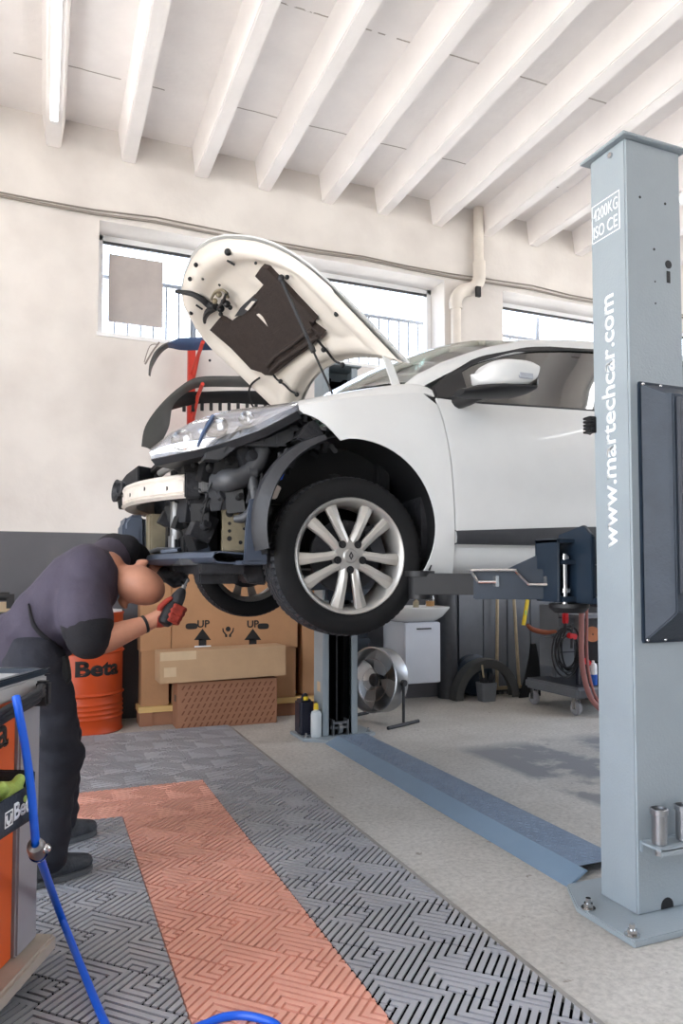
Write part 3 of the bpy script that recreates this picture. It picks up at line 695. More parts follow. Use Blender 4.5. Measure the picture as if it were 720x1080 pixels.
# front fender
B_ = [(-.215, .80)]; 
for k in range(0, 6): f = k / 5; B_.append((-.20 + .135 * f, .785 - .105 * f + .02 * math.sin(math.pi * f)))
for k in range(1, 25):
    a = R(100 - 129 * k / 24); B_.append((AC.x + AR * math.cos(a) * .985, AC.y + AR * math.sin(a)))
B_.append((.318, .168)); B_.append((.36, .168)); B_.append((.40, .168))
top = [(-.215, .815), (-.12, .835), (0, .862), (.12, .885), (.24, .905), (.33, .918)]
side = [(door_x(z) - .002, z) for z in (.905, .85, .78, .70, .62, .54, .46, .38, .30, .24, .20, .168)]
T_poly = top + side
def resample(P, n):
    P = [V((p[0], p[1])) for p in P]; L = [0]
    for a, c in zip(P, P[1:]): L.append(L[-1] + (c - a).length)
    out = []
    for i in range(n):
        s = L[-1] * i / (n - 1)
        for j in range(len(P) - 1):
            if s <= L[j + 1] + 1e-9: f = (s - L[j]) / max(L[j + 1] - L[j], 1e-9); q = P[j] + (P[j + 1] - P[j]) * f; out.append((q.x, q.y)); break
    return out
T_ = resample(top, 14) + resample(side, len(B_) - 13)[1:]
b = cmb(); loft2(b, B_, T_, 12)
# crown from the shoulder to the hood gutter
rows = []
for x, z in resample([(-.215, .815), (-.12, .835), (0, .862), (.12, .885), (.24, .905), (.33, .918), (.385, .909)], 16):
    y = wy(x, z); iy = .705 - .03 * max(0, -x); iz = z + .035 + .03 * max(0, min(1, (x + .215) / .5))
    rows.append([(x, -y, z), (x, -(y * .8 + iy * .2) - .004, z + (iz - z) * .45), (x, -(y * .4 + iy * .6), z + (iz - z) * .85), (x, -iy, iz), (x, -iy + .012, iz - .012), (x, -iy + .02, iz - .05)])
b.grid(rows)
fen = part(b, 'fender', 'carwhite', CAR, solid=.006, soff=0, smooth=40); mirror_part(fen, 'fender')
# front door
def door_panel(xf, xr, z0, zt, name):
    b = cmb(); rows = []; n = 14
    for k in range(n + 1):
        f = k / n; row = []
        for j in range(13):
            g = j / 12
            zz = z0 + (zt(0) - z0) * g; xa = xf(zz); xb = xr(zz); x = xa + (xb - xa) * f
            z = z0 + (zt(x) - z0) * g; row.append((x, -wy(x, z), z))
        rows.append(row)
    b.grid(rows); o = part(b, name, 'carwhite', CAR, solid=.01, soff=0, smooth=40); mirror_part(o, name); return o
zbelt = lambda x: interp([(.38, .900), (.6, .893), (.9, .906), (1.3, .92), (2.4, .96)], x)
door_panel(lambda z: door_x(z) + .003, lambda z: 1.47 + .02 * (z - .5), .285, zbelt, 'front_door')
door_panel(lambda z: 1.48 + .02 * (z - .5), lambda z: interp([(.28, 2.20), (.5, 2.26), (.75, 2.42), (.96, 2.5)], z), .285, zbelt, 'rear_door')
# rear quarter
B_ = []
for k in range(22): a = R(184 - 184 * k / 21); B_.append((2.641 + .352 * math.cos(a), .34 + .352 * math.sin(a)))
B_ += [(2.995, .25), (3.1, .25), (3.3, .27)]
top = [(2.21, .30), (2.26, .5), (2.42, .75), (2.505, .955), (2.9, .97), (3.30, .95), (3.40, .8), (3.42, .55), (3.38, .27)]
b = cmb(); loft2(b, B_, resample(top, len(B_)), 10); o = part(b, 'rear_quarter', 'carwhite', CAR, solid=.008, smooth=40); mirror_part(o, 'rear_quarter')
# sill + grey door trims
b = cmb(); rows = []
for k in range(17):
    x = .40 + (2.25 - .40) * k / 16; rows.append([(x, -.868, .286), (x, -.872, .262), (x, -.868, .22), (x, -.845, .185), (x, -.80, .165), (x, -.70, .160)])
b.grid(rows)
o = part(b, 'sill', 'carwhite', CAR, solid=.008, smooth=50); mirror_part(o, 'sill')
b = cmb(); rows = []
for k in range(15):
    x = .440 + (2.22 - .440) * k / 14; zt = interp([(.44, .345), (1.1, .378), (2.22, .40)], x); z0 = .287; y = wy(x, .33) + .002
    rows.append([(x, -y + .01, z0), (x, -y - .010, z0 + .006), (x, -y - .014, (z0 + zt) / 2), (x, -y - .008, zt - .006), (x, -y + .01, zt)])
b.grid(rows); o = part(b, 'door_trim', 'dark', CAR, solid=.004, smooth=40); mirror_part(o, 'door_trim')
# greenhouse: roof rail curve, dlo
def rail(x):   # (y, z) of the outer roof rail / a-pillar at x
    z = interp([(.30, .965), (.36, 1.012), (.50, 1.090), (.66, 1.162), (.79, 1.212), (.92, 1.252), (1.05, 1.283), (1.25, 1.316), (1.45, 1.335), (1.8, 1.345), (2.3, 1.325), (2.8, 1.27), (3.2, 1.16)], x)
    y = interp([(.30, .735), (.36, .722), (.66, .665), (1.05, .605), (1.45, .585), (2.3, .575), (2.8, .56), (3.2, .54)], x)
    return y, z
XS = [.30 + 2.9 * k / 44 for k in range(45)]
b = cmb(); rows = []
for x in XS:
    y, z = rail(x); rows.append([(x + .012, -y - .028, z - .045), (x + .004, -y - .016, z - .018), (x, -y, z), (x + .004, -y + .02, z + .012), (x + .02, -y + .05, z + .018)])
b.grid(rows); o = part(b, 'roof_rail', 'carwhite', CAR, solid=.01, smooth=60); mirror_part(o, 'roof_rail')
# roof skin
b = cmb(); rows = []
for k in range(31):
    x = .98 + (3.2 - .98) * k / 30; y, z = rail(x); y -= .05; z += .018; row = []
    for j in range(13): f = -1 + 2 * j / 12; bow = 0.10 * (1 - max(0, (1.15 - x) / .25) * .55) ; row.append((x - .0 + (-.14 * (1 - f * f) * max(0, (1.3 - x) / .32) if x < 1.3 else 0), f * y, z + bow * (1 - f * f)))
    rows.append(row)
b.grid(rows); part(b, 'roof', 'carwhite', CAR, solid=.01, smooth=60)
# windscreen
b = cmb(); rows = []
for k in range(15):
    f = k / 14; x = .32 + (.98 - .32) * f; y, z = rail(x); y -= .03; z += .012; row = []
    for j in range(15):
        g = -1 + 2 * j / 14; cx = -.20 + .06 * f; row.append((x + cx * (1 - g * g), g * y, z + (.035 + .075 * f) * (1 - g * g)))
    rows.append(row)
b.grid(rows); part(b, 'windscreen', 'screen', CAR, solid=.005, smooth=60)
# side glass + black surround
dtop = [(.44, .955), (.50, 1.02), (.573, 1.068), (.66, 1.115), (.79, 1.165), (.93, 1.21), (1.05, 1.236), (1.25, 1.266), (1.45, 1.283), (1.8, 1.29), (2.3, 1.265), (2.55, 1.20), (2.75, 1.09), (2.82, 1.0)]
def gy(z): return interp([(.88, .812), (1.0, .752), (1.15, .682), (1.30, .607)], z)
b = cmb(); rows = []
for k in range(40):
    x = .50 + (2.75 - .50) * k / 39; zt = interp(dtop, x) ; zb = zbelt(x) - .005
    rows.append([(x, -gy(zb + (zt - zb) * j / 8) + .006, zb + (zt - zb) * j / 8) for j in range(9)])
b.grid(rows); o = part(b, 'side_window', 'carglass', CAR, solid=.004, smooth=60); mirror_part(o, 'side_window')
b = cmb(); rows = []
for k in range(50):
    x = .345 + (2.80 - .345) * k / 49; zt = interp([(.345, .905), (.40, .965), (.50, 1.037), (.66, 1.137), (.79, 1.187), (.93, 1.232), (1.05, 1.256), (1.25, 1.286), (1.45, 1.303), (1.8, 1.31), (2.3, 1.285), (2.55, 1.22), (2.80, 1.0)], x)
    zo = max(zt - .024, .895); zz = max(zt, .905)
    rows.append([(x, -gy(zz) - .004, zz), (x, -gy((zz + zo) / 2) - .008, (zz + zo) / 2), (x, -gy(zo) - .004, zo), (x, -gy(zo) + .01, zo)])
b.grid(rows)
rows = []
for k in range(30):
    x = .40 + (2.78 - .40) * k / 29; z = zbelt(x); y = wy(x, z); rows.append([(x, -y - .004, z - .006), (x, -y - .004, z + .010), (x, -y + .02, z + .014)])
b.grid(rows)
# black front quarter triangle + b pillar
def dp(x, z, d=.0): return (x, -gy(z) - .005 - d, z)
b.rings([[dp(.335, .905), dp(.40, .888), dp(.575, .890), dp(.575, 1.062), dp(.50, 1.024), dp(.42, .970)], [dp(.335, .905, -.012), dp(.40, .888, -.012), dp(.575, .890, -.012), dp(.575, 1.062, -.012), dp(.50, 1.024, -.012), dp(.42, .970, -.012)]])
b.rings([[dp(1.44, .90), dp(1.54, .90), dp(1.55, 1.295), dp(1.46, 1.292)], [dp(1.44, .90, -.012), dp(1.54, .90, -.012), dp(1.55, 1.295, -.012), dp(1.46, 1.292, -.012)]])
o = part(b, 'window_surround', 'black', CAR, smooth=40); mirror_part(o, 'window_surround')
b = cmb(); b.rings([[(.412, -gy(.89) - .0065, .888), (.416, -gy(.89) - .0065, .888), (.418, -gy(.96) - .0065, .965), (.414, -gy(.96) - .0065, .965)]] * 1 + [[(.412, -gy(.89) + .002, .888), (.416, -gy(.89) + .002, .888), (.418, -gy(.96) + .002, .965), (.414, -gy(.96) + .002, .965)]]); part(b, 'quarter_seam', 'grime', CAR)
# mirror
def wing(sg):
    b = cmb()
    sec = []
    for k in range(13):
        f = k / 12; x = .47 + .245 * f; hz_ = .062 * max(.05, (1 - (2 * f - 1.0) ** 4 * .35) if f > .5 else math.sqrt(max(0, 1 - (1 - 2 * f) ** 2)) ** .8 + .02); 
        zc = .965 + .012 * f; dy = .105 * (max(.12, math.sqrt(max(0, 1 - (1 - min(1, f * 1.5)) ** 2))))
        ring = []
        for j in range(20):
            a = 2 * math.pi * j / 20; ca, sa = math.cos(a), math.sin(a)
            e = .65; ring.append((x + .02 * sa, sg * (1.0 + .09 * math.copysign(abs(ca) ** e, ca) * (dy / .105)), zc + hz_ * math.copysign(abs(sa) ** e, sa)))
        sec.append(ring)
    b.rings(sec); sh = part(b, 'mirror_shell', 'carwhite', CAR, smooth=60)
    b = cmb(); sec = []
    for x, zc, hz_, dy in ((.40, .885, .014, .04), (.47, .895, .024, .075), (.56, .906, .026, .092), (.66, .915, .024, .092), (.715, .922, .014, .085)):
        sec.append([(x, sg * (.995 + dy * math.cos(a)), zc + hz_ * math.sin(a)) for a in [2 * math.pi * j / 16 for j in range(16)]])
    b.rings(sec); b.tube([(.49, sg * .80, .893), (.50, sg * .90, .893), (.51, sg * .96, .90)], [.032, .03, .03], 10); part(b, 'mirror_base', 'black', CAR, smooth=60)
    b = cmb(); b.box((.652, sg * 1.088, .957), (.07, .008, .028)); part(b, 'indicator_lens', 'lens', sh, bevel=.004)
    b = cmb(); b.box((.722, sg * 1.0, .975), (.006, .15, .085)); part(b, 'mirror_glass', 'chrome', sh, bevel=.02)
wing(-1); wing(1)
# hidden rear of the body, underbody, cabin
b = cmb(); b.bx((.30, -.80, .17), (3.2, .80, .21)); b.bx((-.35, -.45, .19), (.30, .45, .23)); b.prism([(.33, -.80, .16), (.36, -.80, .2), (.36, -.80, .88), (.33, -.80, .88)], (0, 1.6, 0)); part(b, 'floor_pan', 'grime', CAR)
b = cmb(); rows = []
for k in range(13):
    g = -1 + 2 * k / 12; rows.append([(3.2 + .05 * (1 - g * g), g * .55, 1.18), (3.38 + .04 * (1 - g * g), g * .68, .95), (3.44 + .05 * (1 - g * g), g * .76, .6), (3.42 + .05 * (1 - g * g), g * .78, .27)])
b.grid(rows); part(b, 'tailgate', 'carwhite', CAR, solid=.01)
b = cmb(); b.rings([[(.42, -.72, .72), (.42, -.72, .92), (.62, -.72, .95), (.72, -.72, .80), (.72, -.72, .6)], [(.42, .72, .72), (.42, .72, .92), (.62, .72, .95), (.72, .72, .80), (.72, .72, .6)]]); part(b, 'dashboard', 'dark', CAR, bevel=.02)
for sy in (-.36, .36):
    b = cmb(); b.box((1.15, sy, .47), (.5, .48, .16)); b.box((1.45, sy, .78), (.14, .46, .62), rot=Matrix.Rotation(R(18), 4, 'Y')); b.box((1.58, sy, 1.15), (.09, .24, .17), rot=Matrix.Rotation(R(14), 4, 'Y')); part(b, 'front_seat', 'seat', CAR, bevel=.05, segs=3)
b = cmb(); b.lathe([(.175 + .014 * math.cos(a), .014 * math.sin(a)) for a in [2 * math.pi * k / 8 for k in range(9)]], (.86, -.36, .88), (-.85, 0, .4), 28); b.cyl((.72, -.36, .82), (.86, -.36, .88), .04, n=12); b.box((.855, -.36, .878), (.03, .30, .03)); part(b, 'steering_wheel', 'black', CAR)

# ---- hood (open): hinge (.30, 0, 1.05), tilted 40 degrees
HA = R(40); HH = CO + V((.30, 0, 1.05)); ha = V((-math.cos(HA), 0, math.sin(HA))); hn = V((math.sin(HA), 0, math.cos(HA)))
def hp(s, y, d=0): return HH + ha * s + V((0, y, 0)) + hn * d
def hpx(px, py):
    p = onplane(px, py, HH, hn) - HH; return p.dot(ha), p.y
def s_r(y): return .18 * (1 - (y / .735) ** 2)
def s_f(y): return interp([(-.735, .30), (-.72, .44), (-.695, .56), (-.65, .67), (-.60, .745), (-.54, .81), (-.46, .87), (-.37, .93), (-.25, .98), (-.12, 1.01), (0, 1.022), (.2, 1.018), (.38, .995), (.50, .955), (.59, .89), (.65, .81), (.695, .69), (.72, .55), (.735, .35)], y)
def crown(s, y): return .055 * (1 - (y / .735) ** 2) - .07 * max(0, (s - .55) / .45) ** 2 + .01
b = MB(); NS, NT = 26, 36
rows = []
for j in range(NT + 1):
    y = .735 * math.sin(math.pi / 2 * (-1 + 2 * j / NT)) ; rows.append([hp(s_r(y) + (s_f(y) - s_r(y)) * i / NS, y, crown(s_r(y) + (s_f(y) - s_r(y)) * i / NS, y) + .012) for i in range(NS + 1)])
b.grid(rows); HOOD = part(b, 'hood', 'carwhite', CAR, solid=.008, soff=0, smooth=60)
# inner panel: border high, field recessed with pressed ribs
def ipos(f, g):   # f along s 0..1, g across -1..1
    y = .715 * math.sin(math.pi / 2 * g) * 1.0; s0, s1 = s_r(y) + .012, s_f(y) - .014; s = s0 + (s1 - s0) * f
    e = min(f, 1 - f) * (s1 - s0); ey = (.735 - abs(y)); e = min(e, ey)
    d = -.004 - .034 * min(1, max(0, (e - .012) / .05)) + .020 * min(1, max(0, (e - .10) / .05))
    d -= .010 * max(0, math.cos((y) * 26)) * min(1, max(0, (e - .12) / .05)) * (1 if s < .72 else .3)
    return hp(s, y, crown(s, y) + d)
b = MB(); rows = [[ipos(i / 40, -1 + 2 * j / 56) for i in range(41)] for j in range(57)]; b.grid(rows); part(b, 'hood_inner_panel', 'hoodin', HOOD, solid=.003, smooth=60)
def hsurf(px, py, d): s, y = hpx(px, py); return hp(s, y, crown(s, y) - d)
def hpoly(pts, d0, d1, name, m, bev=.002, **k):
    b = MB(); lo = [hsurf(px, py, d0) for px, py in pts]; hi = [hsurf(px, py, d1) for px, py in pts]
    b.rings([lo, hi]); return part(b, name, m, HOOD, smooth=0, **k)
PADP = [(278, 279), (284, 281), (311, 312), (333, 336), (331, 340), (326, 338), (329, 345), (340, 353), (322, 371), (310, 379), (287, 396), (280, 395), (276, 392), (279, 388), (273, 385), (266, 388), (245, 366), (224, 345), (232, 335), (242, 341), (246, 338), (254, 334), (262, 328), (269, 319), (266, 314), (278, 300), (270, 290)]
# triangulated fan would fail on the concave outline, so the pad is a grid clipped to the outline
def inside(p, P):
    c = False; n = len(P); j = n - 1
    for i in range(n):
        if (P[i][1] > p[1]) != (P[j][1] > p[1]) and p[0] < (P[j][0] - P[i][0]) * (p[1] - P[i][1]) / (P[j][1] - P[i][1]) + P[i][0]: c = not c
        j = i
    return c
PADS = [hpx(*p) for p in PADP]
def ngon_pad(P, d_in, d_out, name, m, parent):
    b = MB(); top = [b.v(hp(s, y, crown(s, y) - d_out)) for s, y in P]; bot = [b.v(hp(s, y, crown(s, y) - d_in)) for s, y in P]
    n = len(P); f1 = b.f(top); f2 = b.f(bot[::-1])
    for i in range(n): b.f([top[i], top[(i + 1) % n], bot[(i + 1) % n], bot[i]])
    bmesh.ops.triangulate(b.bm, faces=[f for f in (f1, f2) if f])
    return part(b, name, m, parent, smooth=0)
ngon_pad(PADS, .012, .052, 'insulation_pad', 'matin', HOOD)
b = MB()
for q in ([(282, 386), (290, 376), (306, 365), (322, 352), (330, 348)], [(285, 392), (296, 382), (312, 371), (326, 361), (336, 354)]): b.tube([hsurf(px, py, .056) for px, py in q], .011, 8, smooth=4)
part(b, 'pad_fold', 'matin', HOOD)
ngon_pad([hpx(*p) for p in ((269, 333), (272, 332), (284, 343), (281, 346))], .05, .0545, 'pad_slot', 'hoodin', HOOD)
ngon_pad([hpx(*p) for p in ((247, 334), (253, 325), (265, 314), (271, 317), (264, 326), (255, 333))], .03, .056, 'latch_reinforcement', 'greyplastic', HOOD)
ngon_pad([hpx(*p) for p in ((258, 326), (265, 318), (269, 318), (261, 328))], .05, .060, 'reinforcement_slot', 'hoodin', HOOD)
# latch + release lever
b = MB(); b.tube([hsurf(px, py, .05) for px, py in ((194, 299), (199, 301), (208, 305), (216, 312), (222, 319), (228, 322))], [.010, .012, .014, .016, .018, .018], 10, smooth=4); b.tube([hsurf(px, py, .05) for px, py in ((229, 322), (222, 326), (219, 332), (219, 337))], [.02, .018, .012, .008], 10, smooth=3); part(b, 'release_lever', 'black', HOOD)
b = MB()
for px, py, rr in ((234, 324, .02), (240, 320, .018), (237, 317, .015), (243, 324, .012), (240, 309, .010), (234, 330, .012)): b.ball(hsurf(px, py, .055), rr, n=8)
b.tube([hsurf(px, py, .06) for px, py in ((232, 324), (238, 314), (241, 307))], .008, 8); part(b, 'hood_latch', 'black', HOOD)
b = MB(); b.tube([hsurf(px, py, .06) for px, py in ((226, 312), (230, 305), (236, 303), (240, 306), (242, 312))], .007, 8, smooth=3); b.ball(hsurf(232, 309, .05), .016, n=8).ball(hsurf(228, 316, .05), .015, n=8); part(b, 'latch_plate', 'beige', HOOD)
b = MB()
for px, py, rr in ((244, 262, .016), (212, 274, .011), (205.5, 289, .011), (206, 325.5, .011), (217, 291, .007), (271, 276, .007), (304, 291, .010), (297, 292, .013), (357.5, 328, .011), (226, 375, .008)): b.ball(hsurf(px, py, .042), rr, n=8)
for q in (((242, 272), (249, 278)), ((210, 318), (216, 324)), ((231, 299), (233, 301))): b.tube([hsurf(px, py, .042) for px, py in q], .005, 6)
isles(b, 'rubber_stop', 'black', HOOD)
# washer hose clips
b = MB()
for q in ([(332, 357), (338, 364), (344, 371), (352, 381), (361, 385)], [(288, 395), (292, 400), (300, 406), (306, 412), (313, 416)], [(275, 397), (268, 402), (267, 410), (271, 420), (276, 426)]): b.tube([hsurf(px, py, .052) for px, py in q], .006, 8, smooth=4)
for px, py in ((341, 369), (296, 402), (361, 385), (313, 416)): b.ball(hsurf(px, py, .055), .013, n=8)
part(b, 'washer_hose', 'black', HOOD)
# prop rod: gas strut from hood to fender apron
p0 = hsurf(298, 292, .05); p1 = CO + V((.02, -.66, .86)); pm = p0 + (p1 - p0) * .55
b = MB(); b.tube([p0, pm], .0075, 10); b.ball(p0, .014, n=8); part(b, 'gas_strut', 'dark', CAR); b = MB(); b.tube([pm, p1], .005, 8); b.tube([p0 + (p1 - p0) * .52, p0 + (p1 - p0) * .57], .012, 10); part(b, 'strut_rod', 'black', CAR)
for sy in (-1, 1):   # hinge arms
    b = cmb(); b.prism([(.27, sy * .69, .94), (.31, sy * .69, .94), (.25, sy * .69, 1.085), (.21, sy * .69, 1.10)], (0, .012, 0)); part(b, 'hood_hinge', 'carwhite', CAR)
# cowl with black wiper scuttle
b = cmb(); rows = []
for k in range(15):
    g = -1 + 2 * k / 14; rows.append([(.30 - .16 * (1 - g * g), g * .70, .925 + .02 * (1 - g * g)), (.33 - .16 * (1 - g * g), g * .70, .955 + .035 * (1 - g * g)), (.38 - .18 * (1 - g * g), g * .71, .965 + .05 * (1 - g * g))])
b.grid(rows); part(b, 'scuttle_panel', 'dark', CAR, solid=.01)
b = cmb(); b.tube([(.30, -.62, .985), (.22, -.35, 1.015), (.17, -.1, 1.03), (.15, .3, 1.03)], .012, 8, smooth=4); b.tube([(.31, -.66, .98), (.25, -.45, 1.03), (.23, -.3, 1.04)], .016, 8); part(b, 'wiper_arm', 'black', CAR)

# ---- wheels
def wheel(loc, sg, name, steer=0, label=None):
    """sg=-1: outer face towards -Y."""
    M_ = Matrix.Translation(CO + V(loc)) @ rotz(steer)
    def fin(b, nm, m, parent, **k):
        for v in b.bm.verts: v.co = M_ @ v.co
        return part(b, nm, m, parent, **k)
    Rr, W = .318, .103
    b = MB(); prof = [(.228, .095), (.236, .101), (.262, .106), (.285, .103), (.300, .096)]
    P = prof + [(.309, .088)]
    tre = [(.313, .082), (.3155, .070), (.3162, .056), (.309, .054), (.309, .047), (.317, .045), (.3175, .024), (.309, .022), (.309, .015), (.318, .013), (.318, -.013), (.309, -.015), (.309, -.022), (.3175, -.024), (.317, -.045), (.309, -.047), (.309, -.054), (.3162, -.056), (.3155, -.070), (.313, -.082)]
    full = P + [(-1, 0)] ; full = [(r_, h) for r_, h in P]
    side = MB(); side.lathe([(r_, -h) for r_, h in P], axis=(0, 1, 0), n=96); side.lathe(P, axis=(0, 1, 0), n=96); side.lathe([(.228, -.095), (.222, -.06), (.222, .06), (.228, .095)], axis=(0, 1, 0), n=48)
    T = fin(side, name, 'rubber', CAR, smooth=50)
    if label: T['label'] = label
    tr = MB(); tr.lathe([(.309, .088)] + tre + [(.309, -.088)], axis=(0, 1, 0), n=288, fn=lambda k, j: (-.008 if (j % 4 == 0 and abs(([(.309, .088)] + tre + [(.309, -.088)])[k][1]) > .05) else 0))
    fin(tr, 'tyre_tread', 'tread', T, smooth=30)
    # rim barrel
    b = MB(); b.lathe([(.229, -.092), (.231, -.098), (.228, -.103), (.222, -.101), (.214, -.090), (.204, -.070), (.200, -.03), (.200, .06), (.222, .085), (.229, .093)], axis=(0, 1, 0), n=72)
    fin(b, 'rim_barrel', 'rim', T, smooth=50)
    b = MB()
    f0 = -.090
    for k in range(5):
        a0 = R(-90 + 72 * k)
        for s in (-1, 1):
            er = V((math.cos(a0), 0, math.sin(a0))); et = V((-math.sin(a0), 0, math.cos(a0))) * s
            def q(rr, t, y): return er * rr + et * t + V((0, y, 0))
            # inner edge (towards the slit), ridge, outer edge
            secs = []
            for rr, ti, tm, to, y in ((.050, .007, .022, .038, f0 + .004), (.085, .009, .026, .043, f0 + .000), (.14, .017, .036, .055, f0 + .001), (.19, .024, .047, .073, f0 + .004), (.214, .028, .052, .080, f0 + .010)):
                cr_ = math.sqrt(max(.0, rr * rr)); secs.append([q(rr, ti, y + .022), q(rr, ti, y + .004), q(rr, ti + .004, y), q(rr, tm, y - .003), q(rr - .002, to - .004, y + .004), q(rr - .004, to, y + .010), q(rr - .004, to, y + .026)])
            b.rings(secs)
    fin(b, 'spokes', 'rimface', T, smooth=25)
    b = MB(); b.lathe([(.002, -.094), (.026, -.094), (.030, -.090), (.062, -.086), (.068, -.078), (.066, -.05), (.002, -.05)], axis=(0, 1, 0), n=40); fin(b, 'hub', 'rim', T, smooth=30)
    b = MB(); b.lathe([(.002, -.0985), (.024, -.0975), (.027, -.0935)], axis=(0, 1, 0), n=32)
    fin(b, 'centre_cap', 'rim', T)
    b = MB()   # diamond emblem on the cap
    pr = [(0, .017), (.0095, 0), (0, -.017), (-.0095, 0)]; pi_ = [(0, .009), (.0045, 0), (0, -.009), (-.0045, 0)]
    for i in range(4):
        a, c = pr[i], pr[(i + 1) % 4]; d, e = pi_[(i + 1) % 4], pi_[i]; b.prism([(a[0], -.0985, a[1]), (c[0], -.0985, c[1]), (d[0], -.0985, d[1]), (e[0], -.0985, e[1])], (0, -.002, 0))
    fin(b, 'emblem', 'grime', T, smooth=0)
    for k in range(5):
        a0 = R(-90 + 72 * k); c = V((math.cos(a0) * .055, 0, math.sin(a0) * .055)); b = MB(); b.cyl(c + V((0, -.084, 0)), c + V((0, -.0905, 0)), .0155, n=18); b.cyl(c + V((0, -.0905, 0)), c + V((0, -.096, 0)), .0095, n=6); fin(b, 'wheel_bolt', 'black', T)
    # brake disc and caliper
    b = MB(); b.lathe([(.05, -.03), (.145, -.03), (.145, -.008), (.05, -.008)], axis=(0, 1, 0), n=48); b.cyl((0, -.06, 0), (0, .05, 0), .05, n=20); fin(b, 'brake_disc', 'grime', T)
    b = MB(); b.box((.12, -.02, .05), (.07, .08, .15), rot=Matrix.Rotation(R(-20), 4, 'Y')); fin(b, 'brake_caliper', 'dark', T, bevel=.01)
    return T
ZW = .236
wheel((0.0, -.745, ZW), -1, 'front_wheel', steer=R(-2), label='near front wheel with silver five-double-spoke rim')
wheel((0.0, .745, ZW), 1, 'front_wheel', steer=math.pi + R(-2), label='far front wheel seen from its inner side')
wheel((2.641, -.745, .25), -1, 'rear_wheel', label='near rear wheel'); wheel((2.641, .745, .25), 1, 'rear_wheel', steer=math.pi, label='far rear wheel')
# ---- wheel-arch liners
def liner(sg):
    b = cmb(); rows = []
    for k in range(37):
        a = R(-26 + 222 * k / 36); rr = .366; c, s_ = math.cos(a), math.sin(a)
        zl = max(AC.y + rr * s_, .17); x = AC.x + rr * c
        rows.append([(x, sg * .872, zl), (x * .995, sg * .80, zl), (x * .985, sg * .60, zl - .004), (x * .98, sg * .36, zl - .01)])
    b.grid(rows)
    rows = [[(.30, sg * .36, .2), (.30, sg * .36, .70)], [(-.30, sg * .36, .25), (-.30, sg * .36, .70)]]; b.grid(rows)
    o = part(b, 'arch_liner', 'black', CAR, solid=.006, smooth=60)
    b = cmb(); rows = []
    for k in range(22):
        a = R(110 + 83 * k / 21); c, s_ = math.cos(a), math.sin(a); f = k / 21
        wd = .012 + .024 * math.sin(math.pi * min(1, f * .8))
        rows.append([(AC.x + .356 * c, sg * .876, AC.y + .356 * s_), (AC.x + (.362) * c, sg * .892, AC.y + .362 * s_), (AC.x + (.366 + wd) * c, sg * (.886 - .03 * f), AC.y + (.366 + wd) * s_), (AC.x + (.37 + wd) * c, sg * (.86 - .03 * f), AC.y + (.37 + wd) * s_)])
    b.grid(rows); part(b, 'liner_edge', 'dark', CAR, solid=.006, smooth=60)
liner(-1); liner(1)
b = cmb(); b.prism([(-.42, -.80, .21), (-.33, -.80, .21), (-.335, -.80, .33), (-.355, -.80, .45), (-.40, -.80, .45), (-.415, -.80, .33)], (0, .02, 0)); b.bx((-.43, -.80, .20), (-.33, -.55, .215)); part(b, 'liner_foot', 'bluegrey', CAR, bevel=.004)
# ---- headlight near side
def lamp(sg, m):
    low = [(-.742, .615, .605), (-.68, .655, .618), (-.60, .70, .635), (-.52, .735, .655), (-.44, .765, .682), (-.36, .785, .715), (-.28, .80, .760), (-.215, .805, .800)]
    up_ = [(-.735, .585, .645), (-.665, .60, .715), (-.58, .625, .765), (-.50, .65, .796), (-.42, .675, .815), (-.34, .70, .826), (-.27, .735, .832), (-.20, .775, .834)]
    b = cmb(); rows = []
    for l, u in zip(low, up_):
        row = []
        l, u = V(l), V(u); n = V((-.35, -.75, .45))
        for j in range(11):
            f = j / 10; p = l.lerp(u, f); h = math.sin(math.pi * f) ** .7 * .035; p = p + V((-.3, .72, .35)) * h; row.append((p.x, sg * p.y, p.z))
        row.append((u.x + .03, sg * (u.y - .07), u.z + .012)); rows.append(row)
    b.grid(rows); o = part(b, 'headlight', m, CAR, solid=.004, smooth=60)
    b = cmb(); rows = []
    for i_, (l, u) in enumerate(zip(low, up_)):
        row = []; l, u = V(l), V(u)
        for j in range(11):
            f = j / 10; p = l.lerp(u, f); h = math.sin(math.pi * f) ** .7 * .010 - .010 - (.016 if (i_ % 2) else 0) * math.sin(math.pi * f); p = p + V((-.3, .72, .35)) * h; row.append((p.x, sg * p.y, p.z))
        rows.append(row)
    b.grid(rows); part(b, 'inner_bezel', 'lensrim', o, solid=.004, smooth=25)
    b = cmb()
    for cx_, cy_, cz_, rr in ((-.62, .665, .680, .042), (-.50, .715, .728, .044), (-.39, .745, .765, .03)):
        b.lathe([(.004, .030), (rr * .5, .026), (rr * .85, .014), (rr, .0), (rr * 1.06, .004)], (cx_ - .016, sg * (cy_ + .014), cz_), (.35, -.8 * sg, -.25), 24)
    part(b, 'lamp_bowl', 'chrome', o)
    b = cmb(); rows = []
    for l, u in zip(low, up_): rows.append([(l[0], sg * l[1], l[2]), (l[0] + .02, sg * (l[1] - .01), l[2] - .02), (l[0] + .10, sg * (l[1] - .14), l[2] - .01), (u[0] + .12, sg * (u[1] - .16), u[2] - .02), (u[0] + .03, sg * (u[1] - .07), u[2] + .006)])
    b.grid(rows); part(b, 'headlight_housing', 'dark', o, solid=.008, smooth=50)
    b = cmb(); b.ball((-.52, sg * .66, .715), (.055, .03, .045)); b.ball((-.62, sg * .60, .675), (.04, .03, .035)); part(b, 'lamp_reflector', 'lensrim', o)
    b = cmb(); q = [V((-.585, sg * .720, .648)), V((-.565, sg * .722, .70)), V((-.52, sg * .70, .775))]; b.tube(q, [.004, .007, .010], 8); part(b, 'turn_lens', 'bumperblue', o)
lamp(-1, 'lensglass')
